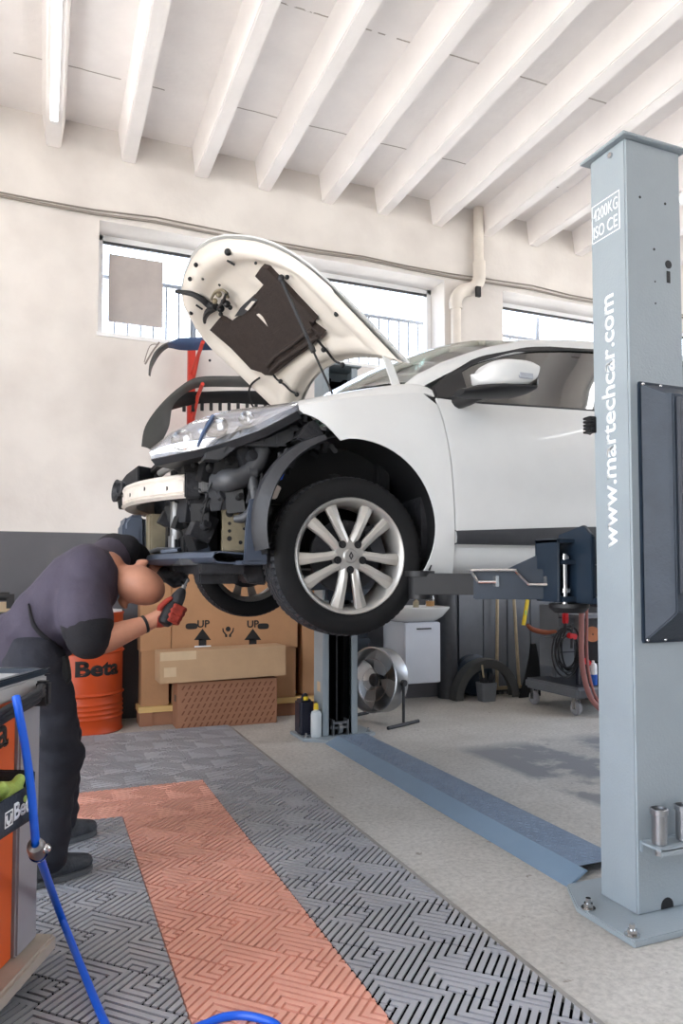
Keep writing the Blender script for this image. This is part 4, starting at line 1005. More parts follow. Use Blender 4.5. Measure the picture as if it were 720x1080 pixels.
# far side headlamp: black back housing is what shows
b = cmb(); b.rings([[(-.75, .60, .655), (-.71, .72, .66), (-.60, .76, .70), (-.55, .55, .74), (-.67, .42, .735), (-.72, .50, .70)], [(-.765, .62, .60), (-.72, .72, .60), (-.60, .76, .62), (-.55, .55, .62), (-.67, .42, .63), (-.73, .52, .63)]]); part(b, 'far_headlight_bracket', 'dark', CAR, bevel=.006)
b = cmb(); b.rings([[(-.765, .60, .60), (-.72, .70, .60), (-.66, .74, .60), (-.66, .45, .60)], [(-.75, .62, .515), (-.71, .70, .52), (-.68, .72, .54), (-.68, .5, .54)]]); part(b, 'far_lamp_housing', 'black', CAR, bevel=.006)
b = cmb(); b.lathe([(.055, -.02), (.06, 0), (.045, .005), (.03, -.02)], (-.78, .46, .60), (-1, -.25, .1), 24); b.lathe([(.035, -.02), (.04, 0), (.028, .005), (.02, -.02)], (-.775, .30, .595), (-1, -.25, .1), 24); isles(b, 'horn', 'grime', CAR)
# ---- crash beam
b = cmb(); rows = []
for k in range(29):
    y = -.535 + 1.10 * k / 28; x = -.785 + .18 * (y / .535) ** 2; z = .570
    rows.append([(x + .065, y, z - .004), (x + .018, y, z), (x + .004, y, z - .006), (x, y, z - .016), (x + .006, y, z - .026), (x, y, z - .034), (x, y, z - .074), (x + .008, y, z - .080), (x - .004, y, z - .088), (x + .012, y, z - .100), (x + .05, y, z - .094), (x + .065, y, z - .088)])
b.rings(rows, cap=True); part(b, 'crash_beam', 'dirtywhite', CAR, smooth=35)
b = cmb()
for k in range(7): y = -.45 + .15 * k; x = -.785 + .18 * (y / .535) ** 2; b.cyl((x + .004, y, .515 + .012 * (k % 2)), (x - .0015, y, .515 + .012 * (k % 2)), .009, n=12)
isles(b, 'beam_hole', 'grime', CAR)
b = cmb(); b.bx((-.60, -.545, .468), (-.535, -.50, .578)); b.bx((-.58, -.52, .45), (-.25, -.42, .56)); b.bx((-.58, .42, .45), (-.25, .52, .56)); isles(b, 'chassis_leg', 'grime', CAR, bevel=.006)
b = cmb(); b.bx((-.545, -.62, .49), (-.50, -.50, .565)); b.cyl((-.55, -.58, .54), (-.54, -.58, .54), .012, n=10); part(b, 'crash_bracket', 'alum', CAR, bevel=.004)
# ---- front carrier, radiator pack
b = cmb()
b.bx((-.60, -.62, .700), (-.52, .62, .735)); b.bx((-.58, -.50, .60), (-.54, -.46, .72)); b.bx((-.58, .46, .60), (-.54, .50, .72)); b.bx((-.57, -.02, .60), (-.54, .02, .72))
part(b, 'upper_crossmember', 'black', CAR, bevel=.006)
b = cmb(); b.bx((-.50, -.46, .26), (-.45, .50, .68)); 
part(b, 'radiator_core', 'black', CAR)
b = cmb()
for k in range(36): z = .275 + k * .0112; b.bx((-.506, -.44, z), (-.50, .48, z + .004))
part(b, 'radiator_fins', 'grime', CAR, smooth=0)
b = cmb(); b.rings([[(-.60, -.10, .255), (-.52, -.10, .255), (-.50, -.16, .475), (-.60, -.16, .475)][::1], [(-.60, -.03, .255), (-.52, -.03, .255), (-.50, -.06, .475), (-.60, -.06, .475)]]); part(b, 'air_duct', 'black', CAR, bevel=.008)
b = cmb(); b.tube([(-.585, -.27, .48), (-.585, -.27, .33)], .028, 14); b.tube([(-.585, -.27, .33), (-.585, -.27, .26)], .036, 12); part(b, 'receiver_drier', 'alum', CAR)
b = cmb(); b.bx((-.58, -.42, .245), (-.50, -.20, .33)); b.cyl((-.58, -.31, .29), (-.60, -.31, .29), .035, n=16); part(b, 'pump_block', 'black', CAR, bevel=.01)
b = cmb(); b.bx((-.66, .02, .26), (-.58, .12, .45)); b.bx((-.66, .14, .26), (-.55, .17, .46)); part(b, 'side_duct', 'beige', CAR, bevel=.008)
# bluish air guide at the far corner
b = cmb(); b.prism([(-.77, .16, .235), (-.77, .16, .42), (-.745, .16, .455), (-.66, .16, .455), (-.655, .16, .235)], (0, .26, 0)); part(b, 'air_guide', 'bluegrey', CAR, bevel=.02, segs=3)
b = cmb(); b.bx((-.765, .155, .26), (-.69, .163, .385)); b.bx((-.70, .15, .24), (-.66, .17, .30)); part(b, 'air_guide_panel', 'bluegrey', CAR, bevel=.004)
# ---- lower crossmember and undertray
b = cmb(); rows = []
for k in range(21):
    y = -.70 + 1.15 * k / 20; x = -.70 + .22 * ((y + .05) / .70) ** 2 * (1 if y < 0 else .3)
    rows.append([(x + .25, y, .235), (x + .02, y, .25), (x, y, .245), (x - .01, y, .228), (x + .005, y, .212), (x + .06, y, .206), (x + .25, y, .21)])
b.grid(rows); part(b, 'lower_crossmember', 'bluegrey', CAR, solid=.006, smooth=45)
b = cmb(); b.bx((-.56, -.66, .165), (-.38, -.30, .205)); b.box((-.46, -.50, .15), (.16, .10, .05)); b.bx((-.60, -.28, .175), (-.36, .35, .21)); b.prism([(-.40, -.62, .20), (-.30, -.62, .20), (-.28, -.62, .12), (-.36, -.62, .13)], (0, .12, 0)); part(b, 'undertray', 'grime', CAR, bevel=.006)
b = cmb()
for k in range(6): y = .12 - .05 * k; b.tube([(-.69 + .01 * k, y + .05, .262 + .004 * k), (-.64 + .01 * k, y - .14, .275)], .007, 6)
isles(b, 'cooler_pipe', 'alum', CAR)
b = cmb(); b.prism([(-.66, -.32, .255), (-.60, -.38, .26), (-.52, -.30, .285), (-.58, -.22, .28)], (0, 0, .012)); b.prism([(-.67, -.30, .22), (-.60, -.36, .21), (-.57, -.28, .25), (-.64, -.22, .25)], (0, 0, .01)); isles(b, 'torn_shield', 'bluegrey', CAR)
b = cmb(); b.prism([(-.62, -.57, .20), (-.50, -.60, .20), (-.50, -.60, .225), (-.62, -.57, .225)], (0, .32, 0)); part(b, 'lower_bracket', 'greyplastic', CAR, bevel=.004)
# pillar between core and wing
b = cmb(); b.bx((-.53, -.50, .24), (-.505, -.46, .44)); b.prism([(-.56, -.52, .24), (-.49, -.52, .24), (-.49, -.52, .27), (-.54, -.52, .36)], (0, .06, 0)); part(b, 'core_support', 'bluegrey', CAR, bevel=.004)
# perforated beige plate (beside the radiator)
b = cmb(); b.bx((-.475, -.64, .25), (-.365, -.625, .435)); part(b, 'side_plate', 'beige', CAR, bevel=.008)
b = cmb()
for x, z, r_ in ((-.44, .405, .016), (-.44, .365, .007), (-.44, .335, .007), (-.44, .305, .010), (-.395, .40, .008), (-.395, .29, .008), (-.38, .345, .006)): b.cyl((x, -.6405, z), (x, -.638, z), r_, n=14)
isles(b, 'plate_hole', 'black', CAR)
b = cmb(); b.lathe([(.016, -.006), (.024, -.006), (.024, .006), (.016, .006), (.016, -.006)], (-.335, -.67, .385), (0, 1, 0), 20); b.tube([(-.36, -.65, .41), (-.40, -.65, .44)], .012, 8); part(b, 'tow_eye', 'alum', CAR)
# grey plastic headlight carrier under the lamp
b = cmb()
PTS = [(-.555, .625), (-.47, .655), (-.46, .70), (-.43, .735), (-.30, .735), (-.25, .79), (-.205, .795), (-.21, .70), (-.27, .665), (-.43, .660), (-.50, .60), (-.56, .600)]
top = [b.v((x, -.745, z)) for x, z in PTS]; bot = [b.v((x, -.66, z)) for x, z in PTS]; f1 = b.f(top); f2 = b.f(bot[::-1])
for i in range(len(PTS)): b.f([top[i], top[(i + 1) % len(PTS)], bot[(i + 1) % len(PTS)], bot[i]])
bmesh.ops.triangulate(b.bm, faces=[f1, f2]); part(b, 'headlight_carrier', 'greyplastic', CAR, smooth=20)
b = cmb()
for k in range(4): x = -.43 + .05 * k; b.bx((x, -.752, .672), (x + .008, -.742, .728))
b.bx((-.45, -.752, .668), (-.24, -.742, .676)); isles(b, 'carrier_rib', 'greyplastic', CAR, bevel=.002)
# rusty bits between lamp and fender
b = cmb(); b.prism([(-.22, -.80, .69), (-.17, -.80, .76), (-.13, -.80, .77), (-.09, -.80, .70), (-.15, -.80, .68)], (0, .10, 0)); part(b, 'wing_bracket', 'grime', CAR, bevel=.008)
b = cmb(); rnd = random.Random(5)
for k in range(26):
    x = -.25 + .22 * rnd.random(); z = .84 - (x + .25) * .55 - .10 * rnd.random(); y = -.78 + .10 * rnd.random()
    b.box((x, y, z), (.02 + .03 * rnd.random(), .03, .01 + .02 * rnd.random()), rot=Matrix.Rotation(rnd.random() * 3, 4, 'Y') @ Matrix.Rotation(rnd.random(), 4, 'X'))
part(b, 'clips_and_connectors', 'grime', CAR, bevel=.003)
# engine mass, inner wing, hoses
b = cmb(); b.bx((-.42, -.40, .26), (.20, .50, .70)); b.bx((-.30, -.30, .70), (.12, .30, .80)); b.bx((-.44, -.56, .22), (-.40, .56, .70)); b.prism([(-.40, -.62, .45), (.25, -.62, .45), (.25, -.62, .82), (-.38, -.62, .70)], (0, .04, 0)); b.prism([(-.40, .58, .45), (.25, .58, .45), (.25, .58, .82), (-.38, .58, .70)], (0, .04, 0))
b.bx((.20, -.66, .30), (.26, .66, .92)); part(b, 'engine_bay', 'black', CAR, bevel=.01)
b = cmb(); b.bx((-.26, -.26, .80), (.06, .24, .835)); part(b, 'engine_cover', 'dark', CAR, bevel=.015)
b = cmb(); b.tube([(-.32, -.69, .66), (-.345, -.70, .60), (-.40, -.70, .545), (-.455, -.69, .53), (-.48, -.62, .53)], [.036, .036, .040, .046, .045], 16, smooth=5); part(b, 'intake_hose', 'greyplastic', CAR)
b = cmb(); b.tube([(-.375, -.715, .55), (-.36, -.715, .49), (-.365, -.71, .42), (-.395, -.70, .385), (-.43, -.68, .38)], [.024, .024, .022, .020, .014], 14, smooth=5); b.tube([(-.355, -.715, .56), (-.39, -.715, .56)], .028, 14); part(b, 'coolant_hose', 'greyplastic', CAR)
b = cmb(); b.tube([(-.64, -.40, .625), (-.585, -.52, .635), (-.535, -.575, .61), (-.515, -.585, .54), (-.51, -.58, .455), (-.47, -.585, .43), (-.42, -.60, .435), (-.37, -.64, .46)], .0125, 10, smooth=6); part(b, 'black_hose', 'dark', CAR)
b = cmb(); b.tube([(-.66, -.28, .60), (-.63, -.40, .612), (-.585, -.46, .612), (-.56, -.50, .625)], .014, 10, smooth=4); b.tube([(-.60, -.40, .655), (-.53, -.56, .66)], .010, 8); b.tube([(-.55, -.57, .64), (-.53, -.59, .60)], .018, 10); part(b, 'ac_pipe', 'alum', CAR)
b = cmb(); b.bx((-.52, -.60, .455), (-.40, -.56, .545)); b.tube([(-.50, -.61, .51), (-.40, -.61, .51)], .016, 10); b.box((-.45, -.61, .57), (.07, .03, .04)); part(b, 'side_actuator', 'grime', CAR, bevel=.006)
b = cmb(); rnd = random.Random(11)
for k in range(16):
    p = V((-.52 + .24 * rnd.random(), -.60 - .06 * rnd.random(), .45 + .22 * rnd.random())); q = p + V((.12 * (rnd.random() - .5), .03 * (rnd.random() - .5), -.10 - .1 * rnd.random())); m_ = (p + q) / 2 + V((.05 * (rnd.random() - .5), -.02, .03))
    b.tube([p, m_, q], .0045, 6, smooth=4)
part(b, 'wiring', 'black', CAR)
b = cmb(); rnd = random.Random(4)
for k in range(8): x = -.285 + .06 * rnd.random(); b.tube([(x, -.77, .64 - .03 * rnd.random()), (x - .02 * rnd.random(), -.79, .55)], .007, 6)
b.box((-.24, -.78, .615), (.05, .04, .07), rot=Matrix.Rotation(R(20), 4, 'Y')); part(b, 'wing_wiring', 'grime', CAR, bevel=.002)
b = cmb(); b.prism([(-.335, -.785, .455), (-.29, -.785, .455), (-.27, -.785, .50), (-.30, -.785, .515), (-.315, -.785, .49), (-.335, -.785, .485)], (0, .02, 0)); part(b, 'broken_trim', 'dirtywhite', CAR, bevel=.003)
b = cmb(); b.box((-.27, -.785, .565), (.022, .02, .075), rot=Matrix.Rotation(R(18), 4, 'Y')); part(b, 'blue_connector', 'hose', CAR, bevel=.004)
rnd = random.Random(21)
CL = [(-.60, -.46, .635, 'grime'), (-.57, -.52, .600, 'black'), (-.52, -.60, .58, 'black'), (-.48, -.62, .47, 'dark'), (-.54, -.56, .41, 'black'), (-.53, -.55, .355, 'grime'), (-.55, -.50, .31, 'black'), (-.42, -.66, .46, 'black'), (-.345, -.70, .47, 'grime'), (-.33, -.72, .40, 'black'), (-.35, -.70, .33, 'black'), (-.56, -.42, .43, 'dark'), (-.57, -.38, .37, 'black'), (-.58, -.18, .44, 'black'), (-.59, -.10, .41, 'grime'), (-.46, -.64, .60, 'black'), (-.38, -.68, .62, 'dark')]
for x, y, z, m_ in CL:
    b = cmb(); b.box((x, y, z), (.05 + .05 * rnd.random(), .05 + .04 * rnd.random(), .05 + .06 * rnd.random()), rot=Matrix.Rotation(rnd.random() - .5, 4, 'Y') @ Matrix.Rotation(rnd.random() * .8 - .4, 4, 'Z')); b.cyl((x, y - .02, z), (x + .01, y - .055, z + .01), .012 + .01 * rnd.random(), n=12)
    b.tube([(x, y - .03, z + .03), (x + .05 * (rnd.random() - .5), y - .05, z + .07), (x + .1 * (rnd.random() - .5), y - .01, z + .10)], .005, 6, smooth=3); part(b, 'engine_fitting', m_, CAR, bevel=.006)
# strut / lower arm inside the arch
b = cmb(); b.tube([(.0, -.60, .25), (.02, -.52, .80)], .035, 14); b.lathe([(.075, 0), (.085, .02), (.07, .04)], (.015, -.545, .55), (.03, .2, 1), 20); b.tube([(0, -.62, .16), (.05, -.30, .17)], .03, 10); b.tube([(0, .62, .16), (.05, .30, .17)], .03, 10); b.tube([(0, -.6, .236), (0, .6, .236)], .018, 10); part(b, 'suspension', 'grime', CAR)
# ================================================================== MECHANIC
def J(px, py, y): return aty(px, py, y)
hipc, waist, chest = J(22, 693, 3.10), J(48, 660, 3.10), J(86, 618, 3.10)
shR, shL, neckb = J(88, 634, 2.97), J(120, 583, 3.24), J(112, 600, 3.10)
elR, wrR = J(96, 680, 2.92), J(156, 657, 2.97)
elL, wrL = J(150, 592, 3.42), J(172, 606, 3.36)
hR, hL = J(36, 700, 3.00), J(34, 700, 3.22)
knR, knL = J(62, 792, 2.99), J(66, 790, 3.28)
anR, anL = V((.035, 2.955, .10)), V((.085, 3.36, .10))
headc = J(143, 616, 3.09)
hu = (RT * .92 - V((0, 0, 1)) * .36).normalized(); hf = (FW * .95 - V((0, 0, 1)) * .25); hf = (hf - hu * hf.dot(hu)).normalized(); he = hu.cross(hf)
HM = basis(he, hf, hu)
def hpnt(e, f, u): return headc + he * e + hf * f + hu * u
MAN = thing('person', (.06, 3.15, 0), 'bald mechanic in black t-shirt and trousers bending under the car front with a power drill', 'person')
prims = [
    ('c', [hipc, waist, chest], [.12, .115, .12]), ('c', [shR, chest, shL], [.06, .09, .06]), ('c', [chest, neckb, hpnt(0, -.02, -.10), hpnt(0, -.01, -.03)], [.09, .075, .060, .06]),
    ('e', hpnt(0, -.015, .02), (.079, .098, .108), HM), ('e', hpnt(0, .045, -.05), (.056, .062, .07), HM), ('e', hpnt(0, .085, .0), (.05, .03, .06), HM),
    ('c', [hpnt(0, .10, .01), hpnt(0, .128, -.025)], [.010, .016]), ('c', [hpnt(0, .085, -.095), hpnt(0, .095, -.09)], [.025, .02]), ('c', [hpnt(-.022, .103, -.062), hpnt(.022, .103, -.062)], [.009, .009]),
    ('e', hpnt(.094, -.006, -.012), (.013, .020, .031), HM @ Matrix.Rotation(R(25), 4, 'Y')), ('e', hpnt(-.094, -.006, -.012), (.013, .020, .031), HM @ Matrix.Rotation(R(-25), 4, 'Y')),
    ('c', [shR, elR], [.058, .046]), ('c', [elR, elR.lerp(wrR, .3), wrR, wrR.lerp(J(172, 648, 2.97), .8)], [.052, .054, .033, .031]),
    ('c', [shL, elL], [.055, .045]), ('c', [elL, wrL], [.045, .032]),
    ('c', [hipc, hR, knR, anR], [.10, .085, .06, .045]), ('c', [hipc, hL, knL, anL], [.10, .085, .06, .045])]
BODY = part(blob(prims, .0085, 5), 'body', 'skin', MAN, smooth=180)
b = MB()
for s in (-1, 1): b.ball(hpnt(s * .032, .098, .012), (.013), n=8)
isles(b, 'eye', 'white', BODY)
# t-shirt
prims = [('c', [hipc + V((-.03, 0, -.01)), waist, chest], [.155, .148, .150]), ('c', [J(8, 690, 3.1), hipc], [.13, .15]), ('c', [shR, chest, neckb.lerp(chest, .45), shL], [.098, .145, .11, .082]), ('e', J(92, 610, 3.08), (.12, .15, .14)), ('c', [chest, neckb.lerp(chest, .2)], [.12, .082]), ('c', [shR, shR.lerp(elR, .42)], [.098, .103])]
mbs = blob(prims, .010, 6)
mbs.bm.normal_update(); ax_ = (neckb - hipc).normalized(); sh_ax = (shL - shR).normalized()
for v in mbs.bm.verts:
    a = (v.co - hipc).dot(ax_); l = (v.co - hipc).dot(sh_ax)
    k1 = max(0, 1 - abs(a - .10) / .16); k2 = max(0, 1 - abs(a - .46) / .12) * max(0, 1 - abs(l) / .22)
    v.co += v.normal * (.0075 * k1 * math.sin(62 * a - 22 * l) + .0045 * k2 * math.sin(95 * l + 18 * a))
part(mbs, 'tshirt', 'shirt', BODY, smooth=180)
# back-fold creases as a raised hem and seam
b = MB(); seam = [J(30, 637, 2.99), J(36, 660, 2.955), J(52, 676, 2.95), J(66, 684, 2.97)]; b.tube(seam, [.004, .009, .009, .004], 8, smooth=5); part(b, 'shirt_fold', 'sleeve', BODY)
sl = blob([('c', [shR.lerp(elR, .36), shR.lerp(elR, .60), shR.lerp(elR, .80)], [.099, .098, .090])], .010, 5); part(sl, 'sleeve', 'sleeve', BODY, smooth=180)
sl = blob([('c', [shL, shL.lerp(elL, .7)], [.086, .075]), ('c', [shL, J(133, 578, 3.22)], [.07, .06])], .010, 5); part(sl, 'sleeve', 'sleeve', BODY, smooth=180)
# trousers
prims = [('c', [hipc, hipc.lerp(hR, .5), hR, J(52, 742, 3.0), knR, J(57, 850, 2.97), anR + V((.0, 0, .02))], [.13, .13, .118, .098, .082, .068, .072]), ('c', [hipc, hL, J(54, 742, 3.24), knL, J(66, 840, 3.32), anL + V((0, 0, .02))], [.13, .118, .095, .08, .066, .068]), ('c', [J(56, 770, 2.97), J(66, 800, 2.98)], [.085, .082])]
tb_ = blob(prims, .010, 5); tb_.bm.normal_update()
for v in tb_.bm.verts:
    z = v.co.z; k = max(0, 1 - abs(z - .50) / .22) + max(0, 1 - abs(z - .16) / .12)
    v.co += v.normal * (.0055 * k * math.sin(58 * z + 30 * v.co.x + 17 * v.co.y) + .002 * math.sin(90 * z - 40 * v.co.y))
part(tb_, 'trousers', 'pants', BODY, smooth=180)
b = MB(); b.tube([J(66, 692, 2.96), J(67, 715, 2.96), J(60, 722, 2.95)], [.02, .03, .02], 10, smooth=3); part(b, 'belt_pouch', 'black', BODY)
# shoes
def shoe(heel, toe, label):
    heel, toe = V(heel), V(toe); d = (toe - heel).normalized(); n = V((-d.y, d.x, 0)); L = (toe - heel).length; z = .0225
    P = lambda f, s, h: heel + d * (L * f) + n * s + V((0, 0, h + z))
    r = blob([('c', [P(.12, 0, .055), P(.30, 0, .06), P(.62, 0, .045), P(.88, 0, .035)], [.036, .042, .042, .032]), ('c', [P(.18, 0, .06), P(.22, 0, .115)], [.045, .047]), ('c', [P(.3, .0, .09), P(.62, 0, .05)], [.042, .036])], .007, 4)
    for v in r.bm.verts: v.co.z = max(v.co.z, z + .012)
    o = part(r, 'shoe', 'shoe', BODY, smooth=180)
    out = [(.02, .0, .028), (.10, .034), (.35, .036), (.65, .047), (.85, .042), (.97, .022)]
    ring = [P(.0, 0, 0)] + [P(f, s, 0) for f, s in ((.03, .02), (.12, .034), (.35, .037), (.65, .047), (.85, .042), (.96, .022))] + [P(1.0, 0, 0)] + [P(f, -s, 0) for f, s in ((.96, .022), (.85, .042), (.65, .047), (.35, .037), (.12, .034), (.03, .02))]
    b = MB(); b.rings([ring, [p + V((0, 0, .022)) for p in ring]]); part(b, 'sole', 'sole', o, bevel=.004)
    b = MB()
    for k in range(4): f = .40 + .08 * k; b.tube([P(f, .034, .068 - .006 * k), P(f + .015, 0, .094 - .012 * k), P(f, -.034, .068 - .006 * k)], .0035, 6, smooth=3)
    part(b, 'laces', 'sole', o)
shoe((-.055, 2.905, 0), (.195, 3.03, 0), 'n'); shoe((.0, 3.31, 0), (.235, 3.43, 0), 'f')
# wrist band
b = MB(); wd = (wrR - elR).normalized(); b.lathe([(.030, -.006), (.036, -.006), (.036, .006), (.030, .006)], elR.lerp(wrR, .93), wd, 24); part(b, 'wrist_band', 'black', BODY)
# right glove: palm, four fingers curled round the drill grip, thumb
g0, g1 = J(166, 651, 2.965), J(177, 644, 2.965)
dr0, dr1 = J(174, 656, 2.935), J(195, 617, 2.99)        # drill axis, rear -> nose
dd = (dr1 - dr0).normalized(); toC = (CAM - dr0).normalized(); sd_ = dd.cross(toC).normalized()   # sd_: sideways in picture
grip0 = dr0 + dd * .045; gd = (-sd_ * .25 - toC * 1.0 + V((0, 0, -.3))).normalized()           # grip points away from the camera
def G(a, s, c): return dr0 + dd * a + sd_ * s + toC * c
prims = [('e', G(.035, .0, -.035), (.036, .048, .03), basis(dd, sd_, toC)), ('c', [wrR.lerp(G(.03, 0, -.03), .55), G(.025, .0, -.03)], [.036, .038])]
for i, (a, ln, rr) in enumerate(((.078, 1.0, .0105), (.056, 1.05, .011), (.034, 1.0, .0105), (.014, .85, .0095))):
    prims.append(('c', [G(a, .030, -.025), G(a + .004, .046, -.002), G(a + .004, .038, .026), G(a + .002, .038 - .034 * ln, .040)], [rr + .002, rr, rr * .95, rr * .85]))
prims.append(('c', [G(.02, -.030, -.03), G(.045, -.044, -.002), G(.075, -.036, .018), G(.098, -.024, .026)], [.016, .013, .011, .0095]))
part(blob(prims, .0045, 3), 'glove', 'glove', BODY, smooth=180, label='red work glove holding the drill')
prims = [('e', J(180, 606, 3.33), (.05, .04, .034)), ('c', [wrL, J(178, 606, 3.34)], [.038, .036])]
for k, (px, py) in enumerate(((192, 598), (195, 603), (196, 609), (193, 614))): prims.append(('c', [J(182, py - 1, 3.32), J(px - 3, py, 3.27), J(px + 2, py + 3, 3.29)], [.012, .0115, .010]))
prims.append(('c', [J(176, 612, 3.31), J(184, 618, 3.27), J(192, 616, 3.26)], [.014, .012, .010]))
part(blob(prims, .005, 3), 'glove', 'gloveblk', BODY, smooth=180, label='black glove reaching under the bumper area')
# drill held in the right hand
DR = thing('power_drill', dr0, 'black cordless impact drill with red and white mark in the mechanic\'s gloved hand', 'drill')
b = MB(); b.lathe([(.002, -.012), (.022, -.010), (.029, 0), (.031, .03), (.030, .075), (.027, .085)], dr0, dd, 28); part(b, 'motor_housing', 'black', DR)
b = MB(); b.lathe([(.028, .083), (.030, .09), (.027, .12), (.019, .148), (.014, .155), (.002, .156)], dr0, dd, 28); part(b, 'gear_case', 'dark', DR)
b = MB(); b.lathe([(.002, .150), (.010, .152), (.010, .172), (.0045, .174), (.0045, .205), (.002, .206)], dr0, dd, 16); part(b, 'bit', 'steel', DR)
b = MB(); ga = G(.03, 0, -.02); b.tube([ga, ga - toC * .10], [.019, .018], 14); part(b, 'grip', 'black', DR); b = MB(); b.box(ga - toC * .125, (.075, .055, .045), rot=basis(dd, sd_, toC)); part(b, 'battery', 'dark', DR, bevel=.006)
b = MB(); b.box(G(.062, .006, .0305), (.034, .016, .004), rot=basis(dd, sd_, toC)); part(b, 'red_mark', 'redplastic', DR, bevel=.001); b = MB(); b.box(G(.038, .006, .0315), (.014, .012, .003), rot=basis(dd, sd_, toC)); part(b, 'white_mark', 'letter', DR)

# ================================================================== TOOL CART (left foreground)
c0 = V((.0, 2.28, 0)); d1 = V((-.42, -.9075, 0)).normalized(); d2 = V((-d1.y, d1.x, 0)); d2 = d2 if d2.x < 0 else -d2; cn = -d2
def cpx(px, py, off=0.0): return onplane(px, py, c0 + cn * off, cn)
def cc(s, t, z): return c0 + d1 * s + d2 * t + V((0, 0, z))
def cbox(b, s0, s1, t0, t1, z0, z1): return b.box(cc((s0 + s1) / 2, (t0 + t1) / 2, (z0 + z1) / 2), (abs(s1 - s0), abs(t1 - t0), z1 - z0), rot=basis(d1, d2, (0, 0, 1)))
CART = thing('tool_cart', cc(.33, .23, 0), 'orange and grey roller tool cart at the left edge in front of the mechanic', 'tool cart')
ZT = .875; SW = (cpx(20, 850) - c0).dot(d1)
part(cbox(MB(), 0, SW, .0, .46, .13, ZT - .02), 'corner_panel', 'cartgrey', CART, bevel=.006)
part(cbox(MB(), SW + .001, .66, .012, .45, .13, ZT - .02), 'body', 'cartorange', CART, bevel=.006)
part(cbox(MB(), -.012, .68, -.012, .475, ZT - .05, ZT - .006), 'top_lip', 'palm', CART, bevel=.006)
b = MB(); cbox(b, -.014, .685, -.014, .012, ZT - .006, ZT + .012); cbox(b, -.014, .685, .454, .478, ZT - .006, ZT + .012); cbox(b, -.014, .012, -.014, .478, ZT - .006, ZT + .012); cbox(b, .659, .685, -.014, .478, ZT - .006, ZT + .012); part(b, 'top_edge', 'armblue', CART, bevel=.004)
part(cbox(MB(), .012, .66, .012, .455, ZT - .018, ZT - .002), 'top_mat', 'palm', CART)
part(cbox(MB(), -.03, .69, -.045, .49, .085, .13), 'base', 'cartlip', CART, bevel=.008)
hb = [cpx(46, 728, .02), cpx(42, 729, .055), cpx(38, 735, .06), cpx(20, 745, .06), cpx(0, 757, .06), cpx(-40, 785, .06)]
b = MB()
for k in (-.011, 0, .011): b.tube([p + V((0, 0, k)) for p in hb], .009, 8, smooth=4)
part(b, 'handle', 'dark', CART)
b = MB(); q = cpx(36, 731, .0); b.box(q + cn * .02, (.03, .05, .07), rot=basis(d1, cn, (0, 0, 1))); isles(b, 'handle_bracket', 'grime', CART, bevel=.006)
for s, t in ((.06, .04), (.60, .04), (.06, .42), (.60, .42)):
    r = MB(); r.cyl(cc(s, t - .018, .048), cc(s, t + .018, .048), .048, n=28); w_ = part(r, 'castor', 'rubber', CART, bevel=.006)
    b = MB(); cbox(b, s - .02, s + .02, t - .026, t + .026, .055, .088); isles(b, 'castor_fork', 'grime', w_, bevel=.003)
# open pocket tray on the side
def band(px0, py0, px1, py1, off): return cpx(px0, py0, off), cpx(px1, py1, off)
OFF = .10
tA, tB = cpx(37, 822, OFF), cpx(-40, 882, OFF); bA, bB = cpx(37, 850, OFF), cpx(-40, 935, OFF)
zt_, zb_ = (tA.z + cpx(0, 850, OFF).z) / 2, (bA.z + cpx(0, 895, OFF).z) / 2
sA = (bA - c0).dot(d1); sB = .60
b = MB(); cbox(b, sA, sB, -OFF, -OFF + .008, zb_, zt_); cbox(b, sA, sA + .008, -OFF, 0, zb_, zt_ + .03); cbox(b, sB - .008, sB, -OFF, 0, zb_, zt_); cbox(b, sA, sB, -OFF, 0, zb_, zb_ + .01); part(b, 'side_pocket', 'cover', CART, bevel=.004)
zl = zb_ + .24 * (zt_ - zb_); lh = (zt_ - zb_) * .50
ls = (cpx(14, 870, OFF) - c0).dot(d1); le = (cpx(33, 858, OFF) - c0).dot(d1)
lw = min((ls - le) * 1.55, (ls - sA) * .92)
text('Beta', 'pocket_lettering', 'letter', CART, cc(ls, -OFF - .001, zl), -d1, (0, 0, 1), width=lw, height=lh, bold=.03)
def beta_mark(org, rgt, up, s, m, parent, square=False, name='logo'):
    r_, u_ = V(rgt).normalized(), V(up).normalized(); n_ = r_.cross(u_); b = MB(); P = lambda x, y: V(org) + r_ * (x * s) + u_ * (y * s)
    if square:
        for a, c in (((0, 0), (1, .09)), ((0, .91), (1, 1)), ((0, 0), (.09, 1)), ((.91, 0), (1, 1))): b.prism([P(*a), P(c[0], a[1]), P(*c), P(a[0], c[1])], n_ * .001)
    arc = [(.5 + .33 * math.cos(t), .46 + .33 * math.sin(t)) for t in [math.pi * (1 + k / 12) for k in range(13)]]; inn = [(.5 + .15 * math.cos(t), .50 + .15 * math.sin(t)) for t in [math.pi * (1 + k / 12) for k in range(13)]]
    for i in range(12): b.prism([P(*arc[i]), P(*arc[i + 1]), P(*inn[i + 1]), P(*inn[i])], n_ * .001)
    b.prism([P(.17, .46), P(.35, .50), P(.30, .80), P(.14, .72)], n_ * .001); b.prism([P(.83, .46), P(.65, .50), P(.70, .80), P(.86, .72)], n_ * .001); b.prism([P(.43, .05), P(.57, .05), P(.55, .3), P(.45, .3)], n_ * .001)
    return part(b, name, m, parent, smooth=0)
beta_mark(cc(ls + lw * .42, -OFF - .001, zl - .004), -d1, (0, 0, 1), lw * .36, 'letter', CART, True, 'pocket_logo')
q = cpx(9, 772, -.012); text('Beta', 'body_lettering', 'inkb', CART, q + d1 * .25 - V((0, 0, .035)), -d1, (0, 0, 1), width=.25, height=.085, bold=.03)
q = cpx(0, 720, 0)
